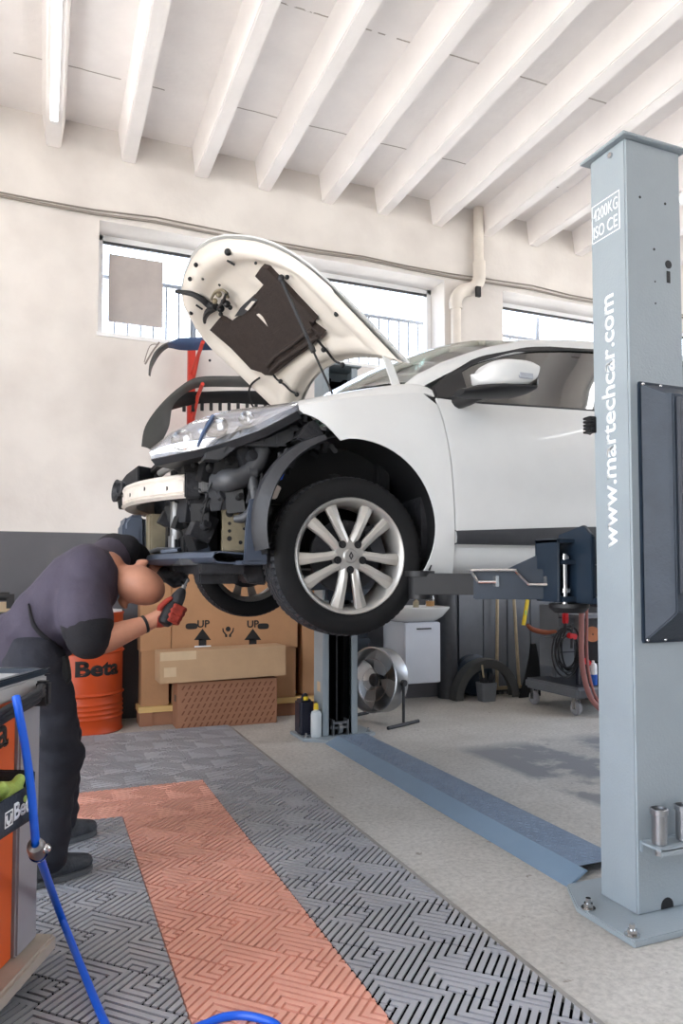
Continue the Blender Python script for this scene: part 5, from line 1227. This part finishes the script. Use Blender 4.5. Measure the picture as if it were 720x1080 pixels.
# lime gloves in the pocket
rnd = random.Random(8)
for i, s in enumerate((sA + .06, sA + .20)):
    cz = zt_ - .02; prims = [('e', cc(s, -.05, cz), (.055, .045, .035), Matrix.Rotation(rnd.random(), 4, 'Y'))]
    for k in range(4): a = rnd.random() * 6; prims.append(('c', [cc(s + .02 * math.cos(a), -.05 + .02 * math.sin(a), cz + .01), cc(s + .05 * math.cos(a), -.05 + .03 * math.sin(a), cz + .035), cc(s + .06 * math.cos(a + .4), -.05 + .02 * math.sin(a + .4), cz + .015)], [.018, .015, .012]))
    o = blob(prims, .006, 3); solo(o, 'work_glove', 'lime', ['crumpled lime green glove in the cart side pocket, nearer the mechanic', 'crumpled lime green glove in the cart side pocket, nearer the photo edge'][i], 'glove', 'lime gloves in the cart pocket', smooth=180)
b = MB(); q = cc(.20, .12, ZT); b.box(q + V((0, 0, .004)), (.10, .03, .012), rot=basis(d1, d2, (0, 0, 1))); b.cyl(q + d1 * .05 + V((0, 0, .006)), q + d1 * .14 + V((0, 0, .006)), .005, n=8); solo(b, 'red_tool', 'red', 'small red-handled tool lying on the cart top', 'tool', bevel=.003)
# blue air hose with coupler
HP = [cpx(17, 735, .085), cpx(20, 752, .10), cpx(27, 790, .11), cpx(33, 835, .12), cpx(36, 870, .13), cpx(38, 893, .13)]
cpl = HP[-1]; F = [atz(62, 960, .16), atz(85, 1018, .06), atz(112, 1082, .03)]
r = thing('air_hose', (cpl.x, cpl.y, 0), 'bright blue air hose hanging from the cart handle down to the floor mat', 'hose')
fl = [atz(135, 1120, .03), V((.27, 1.50, .03)), V((.38, 1.46, .03)), atz(200, 1100, .03), atz(222, 1078, .03), atz(250, 1071, .03), atz(280, 1076, .03), atz(300, 1090, .03), V((.62, 1.45, .03)), V((.60, 1.2, .03))]
b = MB(); b.tube(HP, .010, 12, smooth=5); part(b, 'upper_hose', 'hose', r)
b = MB(); b.tube([cpl] + F + fl, .0105, 12, smooth=6); part(b, 'floor_hose', 'hose', r)
hd = (F[0] - cpl).normalized(); b = MB(); b.lathe([(.010, -.034), (.019, -.028), (.022, -.012), (.022, .014), (.018, .03), (.012, .036)], cpl + hd * .015, hd, 20); part(b, 'coupler', 'alum', r)
b = MB(); b.lathe([(.0225, .030), (.019, .045), (.012, .052)], cpl + hd * .015, hd, 20); b.ball(cpl + hd * .01 + cn * .024, .012, n=8); part(b, 'coupler_ring', 'chrome', r)

# ================================================================== ORANGE DRUM
DX, DY, DRd, DH = .295, 5.87, .285, .885
r = thing('oil_drum', (DX, DY, 0), 'orange steel drum with black lettering, standing behind the mechanic', 'drum')
prof = [(.002, .012), (DRd - .012, .012), (DRd - .002, 0), (DRd + .003, .010), (DRd - .004, .022)]
for z in [.10, .135, .17, .205]: prof += [(DRd - .004, z), (DRd + .003, z + .012), (DRd - .004, z + .024)]
prof += [(DRd - .004, .27), (DRd + .010, .285), (DRd - .004, .30), (DRd - .004, .58), (DRd + .010, .595), (DRd - .004, .61), (DRd - .004, .665), (DRd + .003, .677), (DRd - .004, .69), (DRd - .004, .72), (DRd + .003, .732), (DRd - .004, .745), (DRd - .004, DH - .02), (DRd + .004, DH - .010), (DRd, DH), (DRd - .010, DH - .008), (.002, DH - .014)]
b = MB(); b.lathe(prof, (DX, DY, 0), (0, 0, 1), 64); part(b, 'shell', 'orange', r, smooth=40)
b = MB(); b.lathe([(.002, DH - .012), (DRd - .012, DH - .012), (DRd - .012, DH + .012), (.002, DH + .02)], (DX, DY, 0), (0, 0, 1), 40); part(b, 'lid', 'white', r)
aC = math.atan2(-DY, -DX)
def wrap(o, org_, rgt, R_):
    pass
def curved_text(s, name, m, parent, th0, width, z0, height, bold):
    o = text(s, name, m, parent, (0, 0, 0), (1, 0, 0), (0, 0, 1), width=width, height=height, bold=bold); off = ORG[parent]
    bm = bmesh.new(); bm.from_mesh(o.data); bmesh.ops.subdivide_edges(bm, edges=[e for e in bm.edges if e.calc_length() > .03], cuts=2)
    for v in bm.verts:
        p = v.co + off; th = th0 + p.x / DRd; rr = DRd - .0032 - p.y * 1.0
        v.co = V((DX + rr * math.cos(aC + th), DY + rr * math.sin(aC + th), z0 + p.z)) - off
    bm.to_mesh(o.data); bm.free(); return o
curved_text('Beta', 'lettering', 'inkb', r, R(-12), .355, .425, .115, .04)
o = beta_mark((0, 0, 0), (1, 0, 0), (0, 0, 1), .14, 'inkb', r, False, 'logo'); off = ORG[r]
for v in o.data.vertices:
    p = v.co + off; th = R(-43) + p.x / DRd; rr = DRd - .0032 + (.001 if p.y < -.0005 else -.001); v.co = V((DX + rr * math.cos(aC + th), DY + rr * math.sin(aC + th), .42 + p.z)) - off

# ================================================================== CARTONS AND PALLET
YF_ = 5.80
r = thing('pallet', (1.4, 5.9, 0), 'pine pallet under the big cartons by the back wall', 'pallet')
b = MB()
for y in (5.79, 5.86, 5.93): b.bx((.69, y, .105), (2.34, y + .065, .15))
isles(b, 'deck_board', 'wood', r, bevel=.003)
b = MB()
for x in (.70, 1.45, 2.23):
    for y in (5.80, 5.91): b.bx((x, y, 0), (x + .10, y + .085, .105))
b.bx((.70, 5.81, 0), (2.33, 5.83, .104)); isles(b, 'block', 'card3', r, bevel=.003)
def carton(x0, x1, y0, y1, z0, z1, zl, label, nm='cardboard_box', m='card'):
    r = thing(nm, ((x0 + x1) / 2, (y0 + y1) / 2, z0), label, 'box')
    part(MB().bx((x0 + .012, y0 + .014, z0), (x1 - .012, y1, zl + .05)), 'base_tray', m, r, bevel=.003)
    part(MB().bx((x0, y0, zl), (x1, y1 + .002, z1)), 'lid', m, r, bevel=.004)
    return r
carton(.70, .934, 5.81, 6.00, .15, 1.10, .57, 'plain tall cardboard carton left of the carton marked UP')
UPB = carton(.937, 1.972, YF_, 6.00, .15, 1.26, .56, 'large cardboard carton printed UP with arrows, below the car front')
carton(2.02, 2.36, 5.81, 6.00, .15, 1.24, .17, 'tall narrow cardboard carton right of the carton marked UP, beside the far lift post')
def fp(px, py): p = aty(px, py, YF_); return p.x, p.z
def flat(b, pts, d=.001): b.prism([(x, YF_, z) for x, z in pts], (0, -d, 0))
b = MB()
for px in (213.5, 266.5):
    pts = []
    for dx, py in ((0, 663), (9, 675), (4, 674), (4, 682), (-4, 682), (-4, 674), (-9, 675)): pts.append(fp(px + dx, py))
    flat(b, [pts[0], pts[1], pts[6]]); flat(b, [pts[2], pts[3], pts[4], pts[5]])
for px in (202, 277.5):
    c = fp(px, 660.5); flat(b, [(c[0] + .048 * math.copysign(abs(math.cos(t)) ** .5, math.cos(t)), c[1] + .024 * math.copysign(abs(math.sin(t)) ** .8, math.sin(t))) for t in [2 * math.pi * k / 24 for k in range(24)]])
# handle-with-care hands
c = fp(240.5, 666); s = .0075
for sg in (-1, 1):
    flat(b, [(c[0] + sg * x * s, c[1] + y * s) for x, y in ((1, -6), (3.2, -6), (3.4, -3.4), (6, 0), (6.4, 3.6), (5.2, 3.8), (4.6, .6), (2.2, -2.4), (1, -3.4))])
flat(b, [(c[0] + 2.7 * s * math.cos(t), c[1] + 2.6 * s + 2.7 * s * math.sin(t)) for t in [2 * math.pi * k / 16 for k in range(16)]])
isles(b, 'printed_symbol', 'inkb', UPB, smooth=0)
for px in (208, 260.5):
    q = fp(px, 662); text('UP', 'lettering', 'inkb', UPB, (q[0], YF_ - .001, q[1]), (1, 0, 0), (0, 0, 1), height=.058, width=.098, bold=.022)
q = fp(205, 686); b = MB().bx((q[0], YF_ - .003, q[1]), (q[0] + .13, YF_ + .001, q[1] + .035)); part(b, 'white_sticker', 'letter', UPB)
PB_ = thing('patterned_box', (1.33, 5.67, 0), 'low reddish-brown cardboard box with printed diagonal dashes on the floor', 'box')
px0, px1, pz = .945, 1.725, .352
part(MB().bx((px0, 5.57, 0), (px1, 5.78, pz)), 'carton', 'card3', PB_, bevel=.004)
b = MB()
for i in range(17):
    for j in range(7):
        x = px0 + .03 + i * .0455 + (.022 if j % 2 else 0); z = .030 + j * .047
        if x < px1 - .03: b.prism([(x, 5.57, z - .014), (x + .011, 5.57, z - .016), (x + .030, 5.57, z + .014), (x + .019, 5.57, z + .016)], (0, -.001, 0))
part(b, 'printed_dashes', 'cardink', PB_, smooth=0)
b = MB(); b.bx((px0 - .001, 5.63, .20), (px0 + .002, 5.69, .25)); part(b, 'hand_hole', 'black', PB_)
FB = thing('flat_box', (1.30, 5.66, .352), 'long pale cardboard box lying on top of the patterned box', 'box')
T_ = Matrix.Translation((1.297, 5.66, .352)) @ Matrix.Rotation(R(-.9), 4, 'Y') @ rotz(R(1.0))
b = MB(); b.bx((-.49, -.13, .012), (.49, .10, .246)); b.bm.transform(T_); part(b, 'carton', 'card2', FB, bevel=.004)
b = MB(); b.bx((-.486, -.132, .18), (-.22, -.130, .244)); b.bx((-.46, -.132, .06), (-.37, -.130, .13)); b.bm.transform(T_); isles(b, 'packing_tape', 'tape', FB)

# ================================================================== CANISTER, BOTTLE, FAN
r = thing('oil_canister', (1.765, 4.985, .022), 'dark navy oil canister with yellow cap at the foot of the far lift post', 'canister')
b = MB(); b.bx((1.70, 4.945, .022), (1.805, 5.07, .27)); part(b, 'body', 'navy', r, bevel=.016, segs=3)
b = MB(); b.tube([(1.725, 4.97, .265), (1.735, 4.98, .298), (1.775, 5.03, .298), (1.785, 5.045, .265)], .010, 8, smooth=3); part(b, 'handle', 'navy', r)
b = MB(); b.cyl((1.75, 4.965, .268), (1.75, 4.965, .292), .018, n=16); part(b, 'cap', 'yellow', r)
r = thing('spray_bottle', (1.80, 4.885, .022), 'white bottle with yellow cap in front of the dark canister', 'bottle')
b = MB(); b.lathe([(.002, 0), (.036, 0), (.038, .006), (.038, .155), (.032, .175), (.014, .185), (.014, .20)], (1.80, 4.885, .022), (0, 0, 1), 24); part(b, 'body', 'bottlew', r)
b = MB(); b.lathe([(.015, .19), (.018, .19), (.016, .225), (.008, .235), (.002, .236)], (1.80, 4.885, .022), (0, 0, 1), 18); part(b, 'cap', 'yellow', r)
fc = V((2.47, 5.30, .33)); fa = V((-.90, -.42, .10)).normalized()
r = thing('floor_fan', (fc.x, fc.y, 0), 'round silver floor fan standing right of the far lift post', 'fan')
b = MB(); b.lathe([(.245, -.07), (.25, -.075), (.254, -.07), (.250, .06), (.256, .075), (.248, .078), (.243, .06)], fc, fa, 56); part(b, 'shroud', 'steel', r, solid=.003)
b = MB(); b.lathe([(.245, -.06), (.20, -.068), (.10, -.075), (.002, -.078)], fc, fa, 40); part(b, 'back_plate', 'steel', r)
b = MB()
for k in range(4):
    a = k * math.pi / 2 + .4; u = fa.orthogonal().normalized(); q = fa.cross(u); e = u * math.cos(a) + q * math.sin(a); t = -u * math.sin(a) + q * math.cos(a)
    b.rings([[fc + e * rr - t * w_ * .5 - fa * .02, fc + e * rr + t * w_ * .5 + fa * .03, fc + e * rr + t * w_ * .5 + fa * .034, fc + e * rr - t * w_ * .5 - fa * .016] for rr, w_ in ((.05, .06), (.13, .14), (.22, .15))])
part(b, 'blade', 'steel', r)
b = MB(); b.lathe([(.05, -.03), (.05, .045), (.03, .06), (.002, .062)], fc, fa, 24); part(b, 'hub', 'grime', r)
b = MB()
for k in (3, 6, 9):
    rr = .028 * k; b.lathe([(rr + .0015 * math.cos(a), .076 + .0015 * math.sin(a)) for a in [2 * math.pi * j / 5 for j in range(6)]], fc, fa, 40)
part(b, 'grille', 'chrome', r)
fs = V((-fa.y, fa.x, 0)).normalized(); b = MB()
for s in (-1, 1): p = fc + fs * (.262 * s); b.tube([p, V((p.x, p.y, .03)) + V((fa.x, fa.y, 0)) * 0], .012, 8); b.tube([V((p.x, p.y, .014)) + V((fa.x, fa.y, 0)) * .19, V((p.x, p.y, .014)) - V((fa.x, fa.y, 0)) * .19], .014, 8); b.cyl(p - fs * .02, p + fs * .02, .025, n=12)
part(b, 'stand', 'grime', r)

# ================================================================== SINK CORNER
r = thing('washbasin', (3.1, 5.9, .745), 'white ceramic washbasin on the cabinet behind the front wheel', 'sink')
def oval(x0, x1, y0, y1, z, n=40, e=.6): return [((x0 + x1) / 2 + (x1 - x0) / 2 * math.copysign(abs(math.cos(t)) ** e, math.cos(t)), (y0 + y1) / 2 + (y1 - y0) / 2 * math.copysign(abs(math.sin(t)) ** e, math.sin(t)), z) for t in [2 * math.pi * k / n for k in range(n)]]
b = MB(); b.rings([oval(2.93, 3.32, 5.78, 6.18, .745), oval(2.84, 3.38, 5.72, 6.19, .79), oval(2.76, 3.43, 5.66, 6.195, .865), oval(2.76, 3.43, 5.66, 6.195, .878), oval(2.79, 3.40, 5.69, 6.17, .880), oval(2.86, 3.34, 5.74, 6.08, .83), oval(2.95, 3.25, 5.82, 6.02, .79)]); part(b, 'basin', 'porcelain', r, smooth=50)
b = MB(); b.cyl((3.08, 6.12, .875), (3.08, 6.12, .99), .02, n=14); b.tube([(3.08, 6.12, .96), (3.08, 6.05, .975), (3.08, 5.97, .95)], .012, 10); part(b, 'tap', 'chrome', r)
r = thing('sink_cabinet', (3.12, 5.95, .205), 'white wall cabinet below the washbasin', 'cabinet')
part(MB().bx((2.945, 5.76, .205), (3.30, 6.19, .742)), 'carcass', 'cabwhite', r, bevel=.004)
part(MB().bx((2.948, 5.742, .21), (3.298, 5.758, .737)), 'door', 'cabwhite', r, bevel=.003)
b = MB().bx((3.06, 5.728, .683), (3.20, 5.742, .693)); part(b, 'door_handle', 'grime', r)
r = thing('soap_jar', (3.30, 5.95, .88), 'glass jar of amber liquid on the washbasin rim', 'jar')
b = MB(); b.lathe([(.002, 0), (.042, 0), (.045, .01), (.045, .085), (.038, .10)], (3.30, 5.93, .875), (0, 0, 1), 20); part(b, 'jar', 'pane', r)
b = MB(); b.lathe([(.002, .004), (.040, .004), (.040, .05), (.002, .05)], (3.30, 5.93, .875), (0, 0, 1), 20); part(b, 'contents', 'amber', r)
b = MB(); b.lathe([(.002, 0), (.028, 0), (.028, .06), (.012, .075), (.012, .10), (.002, .10)], (3.17, 5.96, .86), (0, 0, 1), 16); solo(b, 'soap_bottle', 'beige', 'small bottle between the tap and the jar on the washbasin', 'bottle')
b = MB(); b.tube([(3.58, 6.10, 0), (3.58, 6.10, 1.5)], .095, 24); solo(b, 'wall_duct', 'greyplastic', 'vertical grey duct on the wall right of the washbasin', 'duct')
b = MB()
for k in range(6): b.bx((3.74 + .28 * k, 6.15, .02), (4.012 + .28 * k, 6.19, 1.45))
solo(b, 'wall_cladding', 'trolley', 'grey vertical board cladding on the back wall behind the brooms', 'cladding', bevel=.004)
b = MB(); b.bx((2.52, 6.05, .0), (2.73, 6.18, 1.2)); b.bx((2.50, 6.0, .55), (2.73, 6.06, .60)); solo(b, 'dark_locker', 'cover', 'dark narrow locker against the wall behind the fan', 'locker', bevel=.006)
# arch liner leaning at the wall
r_ = MB(); rows = []
for k in range(29):
    a = math.pi * k / 28; c, s = math.cos(a), math.sin(a)
    rows.append([(3.88 - .345 * c, 5.92 + dy, rr * s / .345 * .36 + .006) if False else (3.88 - rr * c, 5.92 + dy, rr * s * 1.05 + .004) for rr, dy in ((.27, -.05), (.345, -.055), (.355, -.02), (.352, .05), (.30, .055))])
r_.grid(rows); solo(r_, 'arch_liner', 'bumperblk', 'black plastic wheel-arch liner standing like an arch by the wall', 'car part', solid=.008)
r_ = MB(); r_.lathe([(.002, -.05), (.15, -.05), (.197, -.03), (.20, .03), (.17, .06), (.002, .06)], (3.86, 6.08, .202), (0, 1, -.12), 36); solo(r_, 'spare_wheel', 'armblue', 'dark wheel leaning on the wall inside the plastic arch', 'wheel')
r = thing('bucket', (3.80, 5.80, 0), 'small grey bucket with a brush in front of the black plastic arch', 'bucket')
b = MB(); b.rings([oval(3.745, 3.885, 5.74, 5.86, 0, 24, .35), oval(3.735, 3.90, 5.73, 5.88, .17, 24, .35), oval(3.74, 3.895, 5.735, 5.875, .172, 24, .35), oval(3.755, 3.875, 5.755, 5.85, .02, 24, .35)]); part(b, 'pail', 'trolley', r, smooth=40)
r = thing('hand_brush', (3.80, 5.80, .02), 'brush with a wooden stick standing in the grey bucket', 'brush')
b = MB(); b.tube([(3.82, 5.81, .03), (3.77, 5.80, .33)], .009, 8); part(b, 'stick', 'broom', r)
b = MB(); rnd = random.Random(6)
for k in range(60): a = rnd.random() * 6.28; q = V((3.83 + .03 * math.cos(a), 5.81 + .02 * math.sin(a), .03)); b.tube([q, q + V((.05 * math.cos(a), .03 * math.sin(a), .17 + .06 * rnd.random()))], .003, 4)
o = part(b, 'bristles', 'greyplastic', r); o['kind'] = 'stuff'
def broom(x0, y0, x1, label, rake=False):
    r = thing('broom', (x0, y0, 0), label, 'broom')
    b = MB(); b.tube([(x0, y0, .06), (x1, 6.12, 1.42)], .016, 10); part(b, 'handle', 'broom', r)
    b = MB(); b.bx((x0 - .03, y0 - .02, .05), (x0 + .20, y0 + .02, .08)); part(b, 'head', 'broom', r, bevel=.004)
    b = MB()
    for k in range(24): x = x0 - .026 + .0096 * k; b.tube([(x, y0, .055), (x, y0 - .005 * math.sin(k), .004)], .0035, 4)
    o = part(b, 'bristles', 'greyplastic', r); o['kind'] = 'stuff'
broom(4.10, 6.05, 4.17, 'wooden broom leaning on the wall, nearest the plastic arch'); broom(4.36, 6.05, 4.33, 'pale wooden broom leaning on the wall, nearest the trolley')
b = MB(); sec = []
for f in range(13):
    t = f / 12; sec.append([(4.22 + .30 * math.sin(t * 1.2) * .6 - .02 * t + dx * (1 - .75 * t), 5.80 + .04 * t + dy, .003 + .50 * t) for dx, dy in ((-.05, 0), (.22, .02), (.24, .05), (-.03, .03))])
b.rings(sec); solo(b, 'plastic_fender', 'black', 'curved black plastic car fender piece standing between brooms and trolley', 'car part', bevel=.004)

# ================================================================== GREY TROLLEY
TX0, TX1, TY0, TY1 = 4.06, 4.62, 4.84, 5.56
r = thing('service_trolley', ((TX0 + TX1) / 2, (TY0 + TY1) / 2, 0), 'grey wheeled service trolley with drawers behind the near lift post', 'trolley')
part(MB().bx((TX0, TY0, .145), (TX1, TY1, .235)), 'platform', 'trolley', r, bevel=.02, segs=3)
part(MB().bx((TX0 + .03, TY0 + .03, .234), (TX1 - .03, TY1 - .03, .238)), 'platform_mat', 'dark', r)
for x, y in ((TX0 + .05, TY0 + .08), (TX0 + .05, TY1 - .08), (TX1 - .05, TY0 + .08), (TX1 - .05, TY1 - .08)):
    b = MB(); b.cyl((x - .02, y, .06), (x + .02, y, .06), .06, n=28); w_ = part(b, 'castor', 'cartgrey', r, bevel=.008)
    b = MB(); b.bx((x - .028, y - .02, .05), (x - .022, y + .02, .145)); b.bx((x + .022, y - .02, .05), (x + .028, y + .02, .145)); b.cyl((x - .03, y, .06), (x + .03, y, .06), .01, n=8); isles(b, 'castor_fork', 'chrome', w_)
part(MB().bx((4.30, 5.42, .23), (4.36, 5.48, 1.05)), 'post', 'trolley', r, bevel=.006)
part(MB().bx((4.14, 5.16, .655), (4.30, 5.44, .90)), 'upper_drawer', 'trolley', r, bevel=.008); part(MB().bx((4.14, 5.16, .36), (4.30, 5.44, .61)), 'lower_drawer', 'trolley', r, bevel=.008)
b = MB(); b.bx((4.135, 5.155, .79), (4.302, 5.165, .80)).bx((4.135, 5.155, .49), (4.302, 5.165, .50)); isles(b, 'drawer_gap', 'dark', r)
part(MB().bx((4.14, 4.86, .80), (4.60, 5.16, .83)), 'shelf', 'trolley', r, bevel=.005)
part(MB().bx((4.52, 4.98, .23), (4.60, 5.06, .80)), 'rear_post', 'dark', r, bevel=.005)
q0, q1 = aty(552, 636, 5.14), aty(556, 656, 5.14)
r = thing('spirit_level', (q1.x, q1.y, q1.z), 'yellow level hanging beside the grey trolley drawers', 'level'); b = MB(); b.box((q0 + q1) / 2, (.03, .02, .22), rot=Matrix.Rotation(R(12), 4, 'Y')); part(b, 'bar', 'yellow', r, bevel=.003); b = MB(); b.box((q0 + q1) / 2 + V((-.005, -.011, .0)), (.018, .004, .04)); part(b, 'vial', 'lime', r)
b = MB(); b.tube([aty(556, 659, 5.12), aty(562, 664, 5.12), aty(575, 667, 5.12), aty(586, 666, 5.12)], [.014, .021, .021, .014], 10, smooth=4); solo(b, 'orange_strap', 'strapbrown', 'orange-brown strap roll between the trolley drawers', 'strap')
b = MB()
for k in range(7):
    cx_, cy_ = 596 + 1.2 * k, 688 - 2 * (k % 3); rx, ry = 14 - (k % 3) * 2, 26 - 3 * (k % 4); b.tube([aty(cx_ + rx * math.cos(t), cy_ + ry * math.sin(t), 4.98 + .012 * k) for t in [2 * math.pi * j / 24 for j in range(25)]], .008, 6)
solo(b, 'cable_coil', 'black', 'tangled black cable coil hanging at the trolley front', 'cable')
for i, (px, py, l) in enumerate(((596, 652, 'upper red clamp hanging above the black cable coil'), (603, 671, 'larger red clamp hanging at the middle of the cable coil'), (618, 698, 'red valve handle low beside the pinkish hose'))):
    p = aty(px, py, 4.92); r = thing('red_clamp', p, l, 'clamp', 'red clamps on the trolley'); b = MB(); b.box(p, (.09 if i else .05, .035, .045 if i else .09), rot=Matrix.Rotation(R(12 * i), 4, 'Y')); part(b, 'jaw', 'redplastic', r, bevel=.008); b = MB(); b.tube([p + V((0, 0, .02)), p + V((.01, 0, .10))], .009, 8); b.tube([p, p + V((-.005, 0, -.10))], .012, 8); part(b, 'lever', 'dark', r)
p = V((4.30, 4.93, .238)); r = thing('spray_can', p, 'white and blue spray can on the trolley platform', 'spray can')
b = MB(); b.lathe([(.002, 0), (.030, 0), (.032, .006), (.032, .09)], p, (0, 0, 1), 20); part(b, 'label', 'bluelabel', r); b = MB(); b.lathe([(.032, .09), (.032, .165), (.024, .18), (.012, .185), (.012, .205), (.002, .206)], p, (0, 0, 1), 20); part(b, 'top', 'white', r)
p = V((4.22, 5.0, .238)); r = thing('dark_bottle', p, 'dark brown bottle on the trolley platform left of the spray can', 'bottle'); b = MB(); b.lathe([(.002, 0), (.034, 0), (.034, .13), (.014, .18), (.014, .22)], p, (0, 0, 1), 20); part(b, 'body', 'navy', r); b = MB(); b.cyl(p + V((0, 0, .215)), p + V((0, 0, .245)), .016, n=12); part(b, 'cap', 'dark', r)
hs = [aty(613, 630, 4.80), aty(613, 660, 4.80), aty(613, 690, 4.80), aty(616, 715, 4.80), aty(624, 738, 4.80), aty(640, 752, 4.80), aty(665, 756, 4.9)]
r = thing('rubber_hose', hs[3], 'pinkish-brown hose pair hanging down by the near lift post', 'hose')
b = MB(); b.tube(hs, .022, 12, smooth=5); part(b, 'thick_hose', 'pinkhose', r); b = MB(); b.tube([p + V((.055, 0, .0)) for p in hs], .012, 10, smooth=5); part(b, 'thin_hose', 'pinkhose', r)
p = aty(625, 669, 4.98); r = thing('sanding_disc', p, 'round orange-brown disc hanging beside the near lift post', 'disc'); b = MB(); b.cyl(p, p + V((.004, .014, 0)), .066, n=36); part(b, 'disc', 'disc', r, bevel=.003); b = MB(); b.cyl(p - V((.001, .003, 0)), p + V((0, .002, 0)), .007, n=12); part(b, 'disc_hole', 'black', r)
r = thing('metal_cabinet', (5.0, 5.6, 0), 'grey metal cabinet behind the pinkish hose at the right', 'cabinet'); part(MB().bx((4.72, 5.05, .05), (5.4, 5.7, .98)), 'carcass', 'trolley', r, bevel=.006); b = MB(); b.bx((4.715, 5.07, .36), (4.722, 5.68, .37)).bx((4.73, 5.043, .36), (5.39, 5.052, .37)); isles(b, 'drawer_gap', 'dark', r); part(MB().bx((4.74, 5.08, 0), (5.38, 5.67, .05)), 'plinth', 'dark', r)

# ================================================================== BUMPERS ON THE RED RACK
RX = 1.125
r = thing('bumper_rack', (RX, 6.10, 0), 'red steel rack post holding bumpers at the back wall', 'rack')
part(MB().bx((RX - .03, 6.07, 0), (RX + .03, 6.13, 3.06)), 'post', 'red', r, bevel=.004)
b = MB(); b.bx((RX - .22, 6.03, 0), (RX + .22, 6.17, .03)); part(b, 'foot', 'red', r, bevel=.004)
for z in (2.93, 2.60): b = MB(); b.tube([(RX, 6.08, z - .08), (RX, 5.72, z + .02), (RX, 5.62, z + .05)], .016, 8); b.tube([(RX, 6.08, z - .22), (RX, 5.78, z)], .012, 8); part(b, 'arm', 'red', r)
def strip(b, A, B_, th=None):   # loft between two pixel polylines given as (px, py, y)
    A = catmull([aty(*p) for p in A], 5); B_ = catmull([aty(*p) for p in B_], 5)
    rows = []
    for p, q in zip(A, B_):
        n = V((0, -1, .2)) * .03; rows.append([p.lerp(q, f / 6) + n * math.sin(math.pi * f / 6) for f in range(7)])
    b.grid(rows)
r = thing('bumper_cover', (1.2, 5.75, 2.1), 'dark grey bumper cover with clip teeth hanging on the red rack, lower one', 'bumper')
b = MB(); strip(b, [(300, 397, 5.72), (250, 397, 5.72), (210, 398, 5.72), (190, 408, 5.70), (168, 428, 5.70), (153, 450, 5.72), (149, 471, 5.75)], [(300, 409, 5.75), (250, 408, 5.75), (214, 408, 5.75), (198, 413, 5.76), (182, 428, 5.78), (177, 452, 5.80), (163, 478, 5.82)]); part(b, 'outer_skin', 'bumperblk', r, solid=.008, smooth=60)
b = MB(); strip(b, [(300, 413, 5.80), (250, 412, 5.80), (215, 413, 5.80), (196, 414, 5.80), (184, 424, 5.8)], [(300, 428, 5.9), (250, 425, 5.9), (215, 425, 5.9), (200, 427, 5.9), (180, 432, 5.9)]); part(b, 'inner_flange', 'black', r, solid=.01, smooth=60)
b = MB()
for k in range(11): p = aty(194 + 9.5 * k, 427 + (0 if k > 1 else 1), 5.895); b.bx((p.x - .014, p.y - .006, p.z - .05), (p.x + .014, p.y + .004, p.z + .03))
part(b, 'clip_teeth', 'black', r, bevel=.003)
r = thing('bumper_cover', (1.0, 5.75, 2.7), 'blue bumper with a thin pale end hanging on the red rack, upper one', 'bumper')
b = MB(); strip(b, [(300, 352, 5.74), (215, 356, 5.74), (190, 357, 5.74), (180, 361, 5.74), (176, 363, 5.74)], [(300, 368, 5.8), (215, 369, 5.8), (192, 369, 5.8), (182, 367, 5.8), (176, 366, 5.8)]); part(b, 'skin', 'bumperblue', r, solid=.01, smooth=60)
b = MB(); strip(b, [(178, 361, 5.74), (170, 365, 5.74), (163, 372, 5.74), (158, 384, 5.74), (157, 396, 5.75)], [(178, 366, 5.8), (172, 370, 5.8), (166, 377, 5.8), (160, 388, 5.8), (158, 397, 5.8)]); part(b, 'tip', 'bumperblk', r, solid=.008, smooth=60)
b = MB(); b.tube([aty(168, 361, 5.95), aty(160, 372, 5.95), aty(153, 384, 5.95)], .008, 6, smooth=4); b.tube([aty(166, 363, 5.9), aty(158, 365, 5.9), aty(152, 382, 5.9)], .004, 6, smooth=4); solo(b, 'trim_strip', 'conduit', 'thin bent pale trim strip hanging left of the blue bumper', 'trim strip')
# things on the far left behind the mechanic
r = thing('workbench_vise', (-.35, 5.6, 0), 'dark bench end with a black tool behind the mechanic at the left edge', 'bench')
part(MB().bx((-1.2, 5.55, .86), (-.02, 6.1, .90)), 'bench_top', 'dark', r, bevel=.004)
b = MB()
for x in (-1.15, -.10): b.bx((x, 5.6, 0), (x + .06, 5.66, .86)); b.bx((x, 6.0, 0), (x + .06, 6.06, .86))
isles(b, 'leg', 'dark', r)
b = MB(); b.tube([aty(-6, 629, 5.6), aty(10, 629, 5.6)], .03, 14); b.box(aty(11, 634, 5.6), (.05, .05, .10)); part(b, 'clamp_bar', 'black', r)
b = MB(); b.box(aty(3, 643, 5.7), (.10, .06, .11)); solo(b, 'parts_box', 'tape', 'pale small box on the bench at the left edge', 'box', bevel=.004)
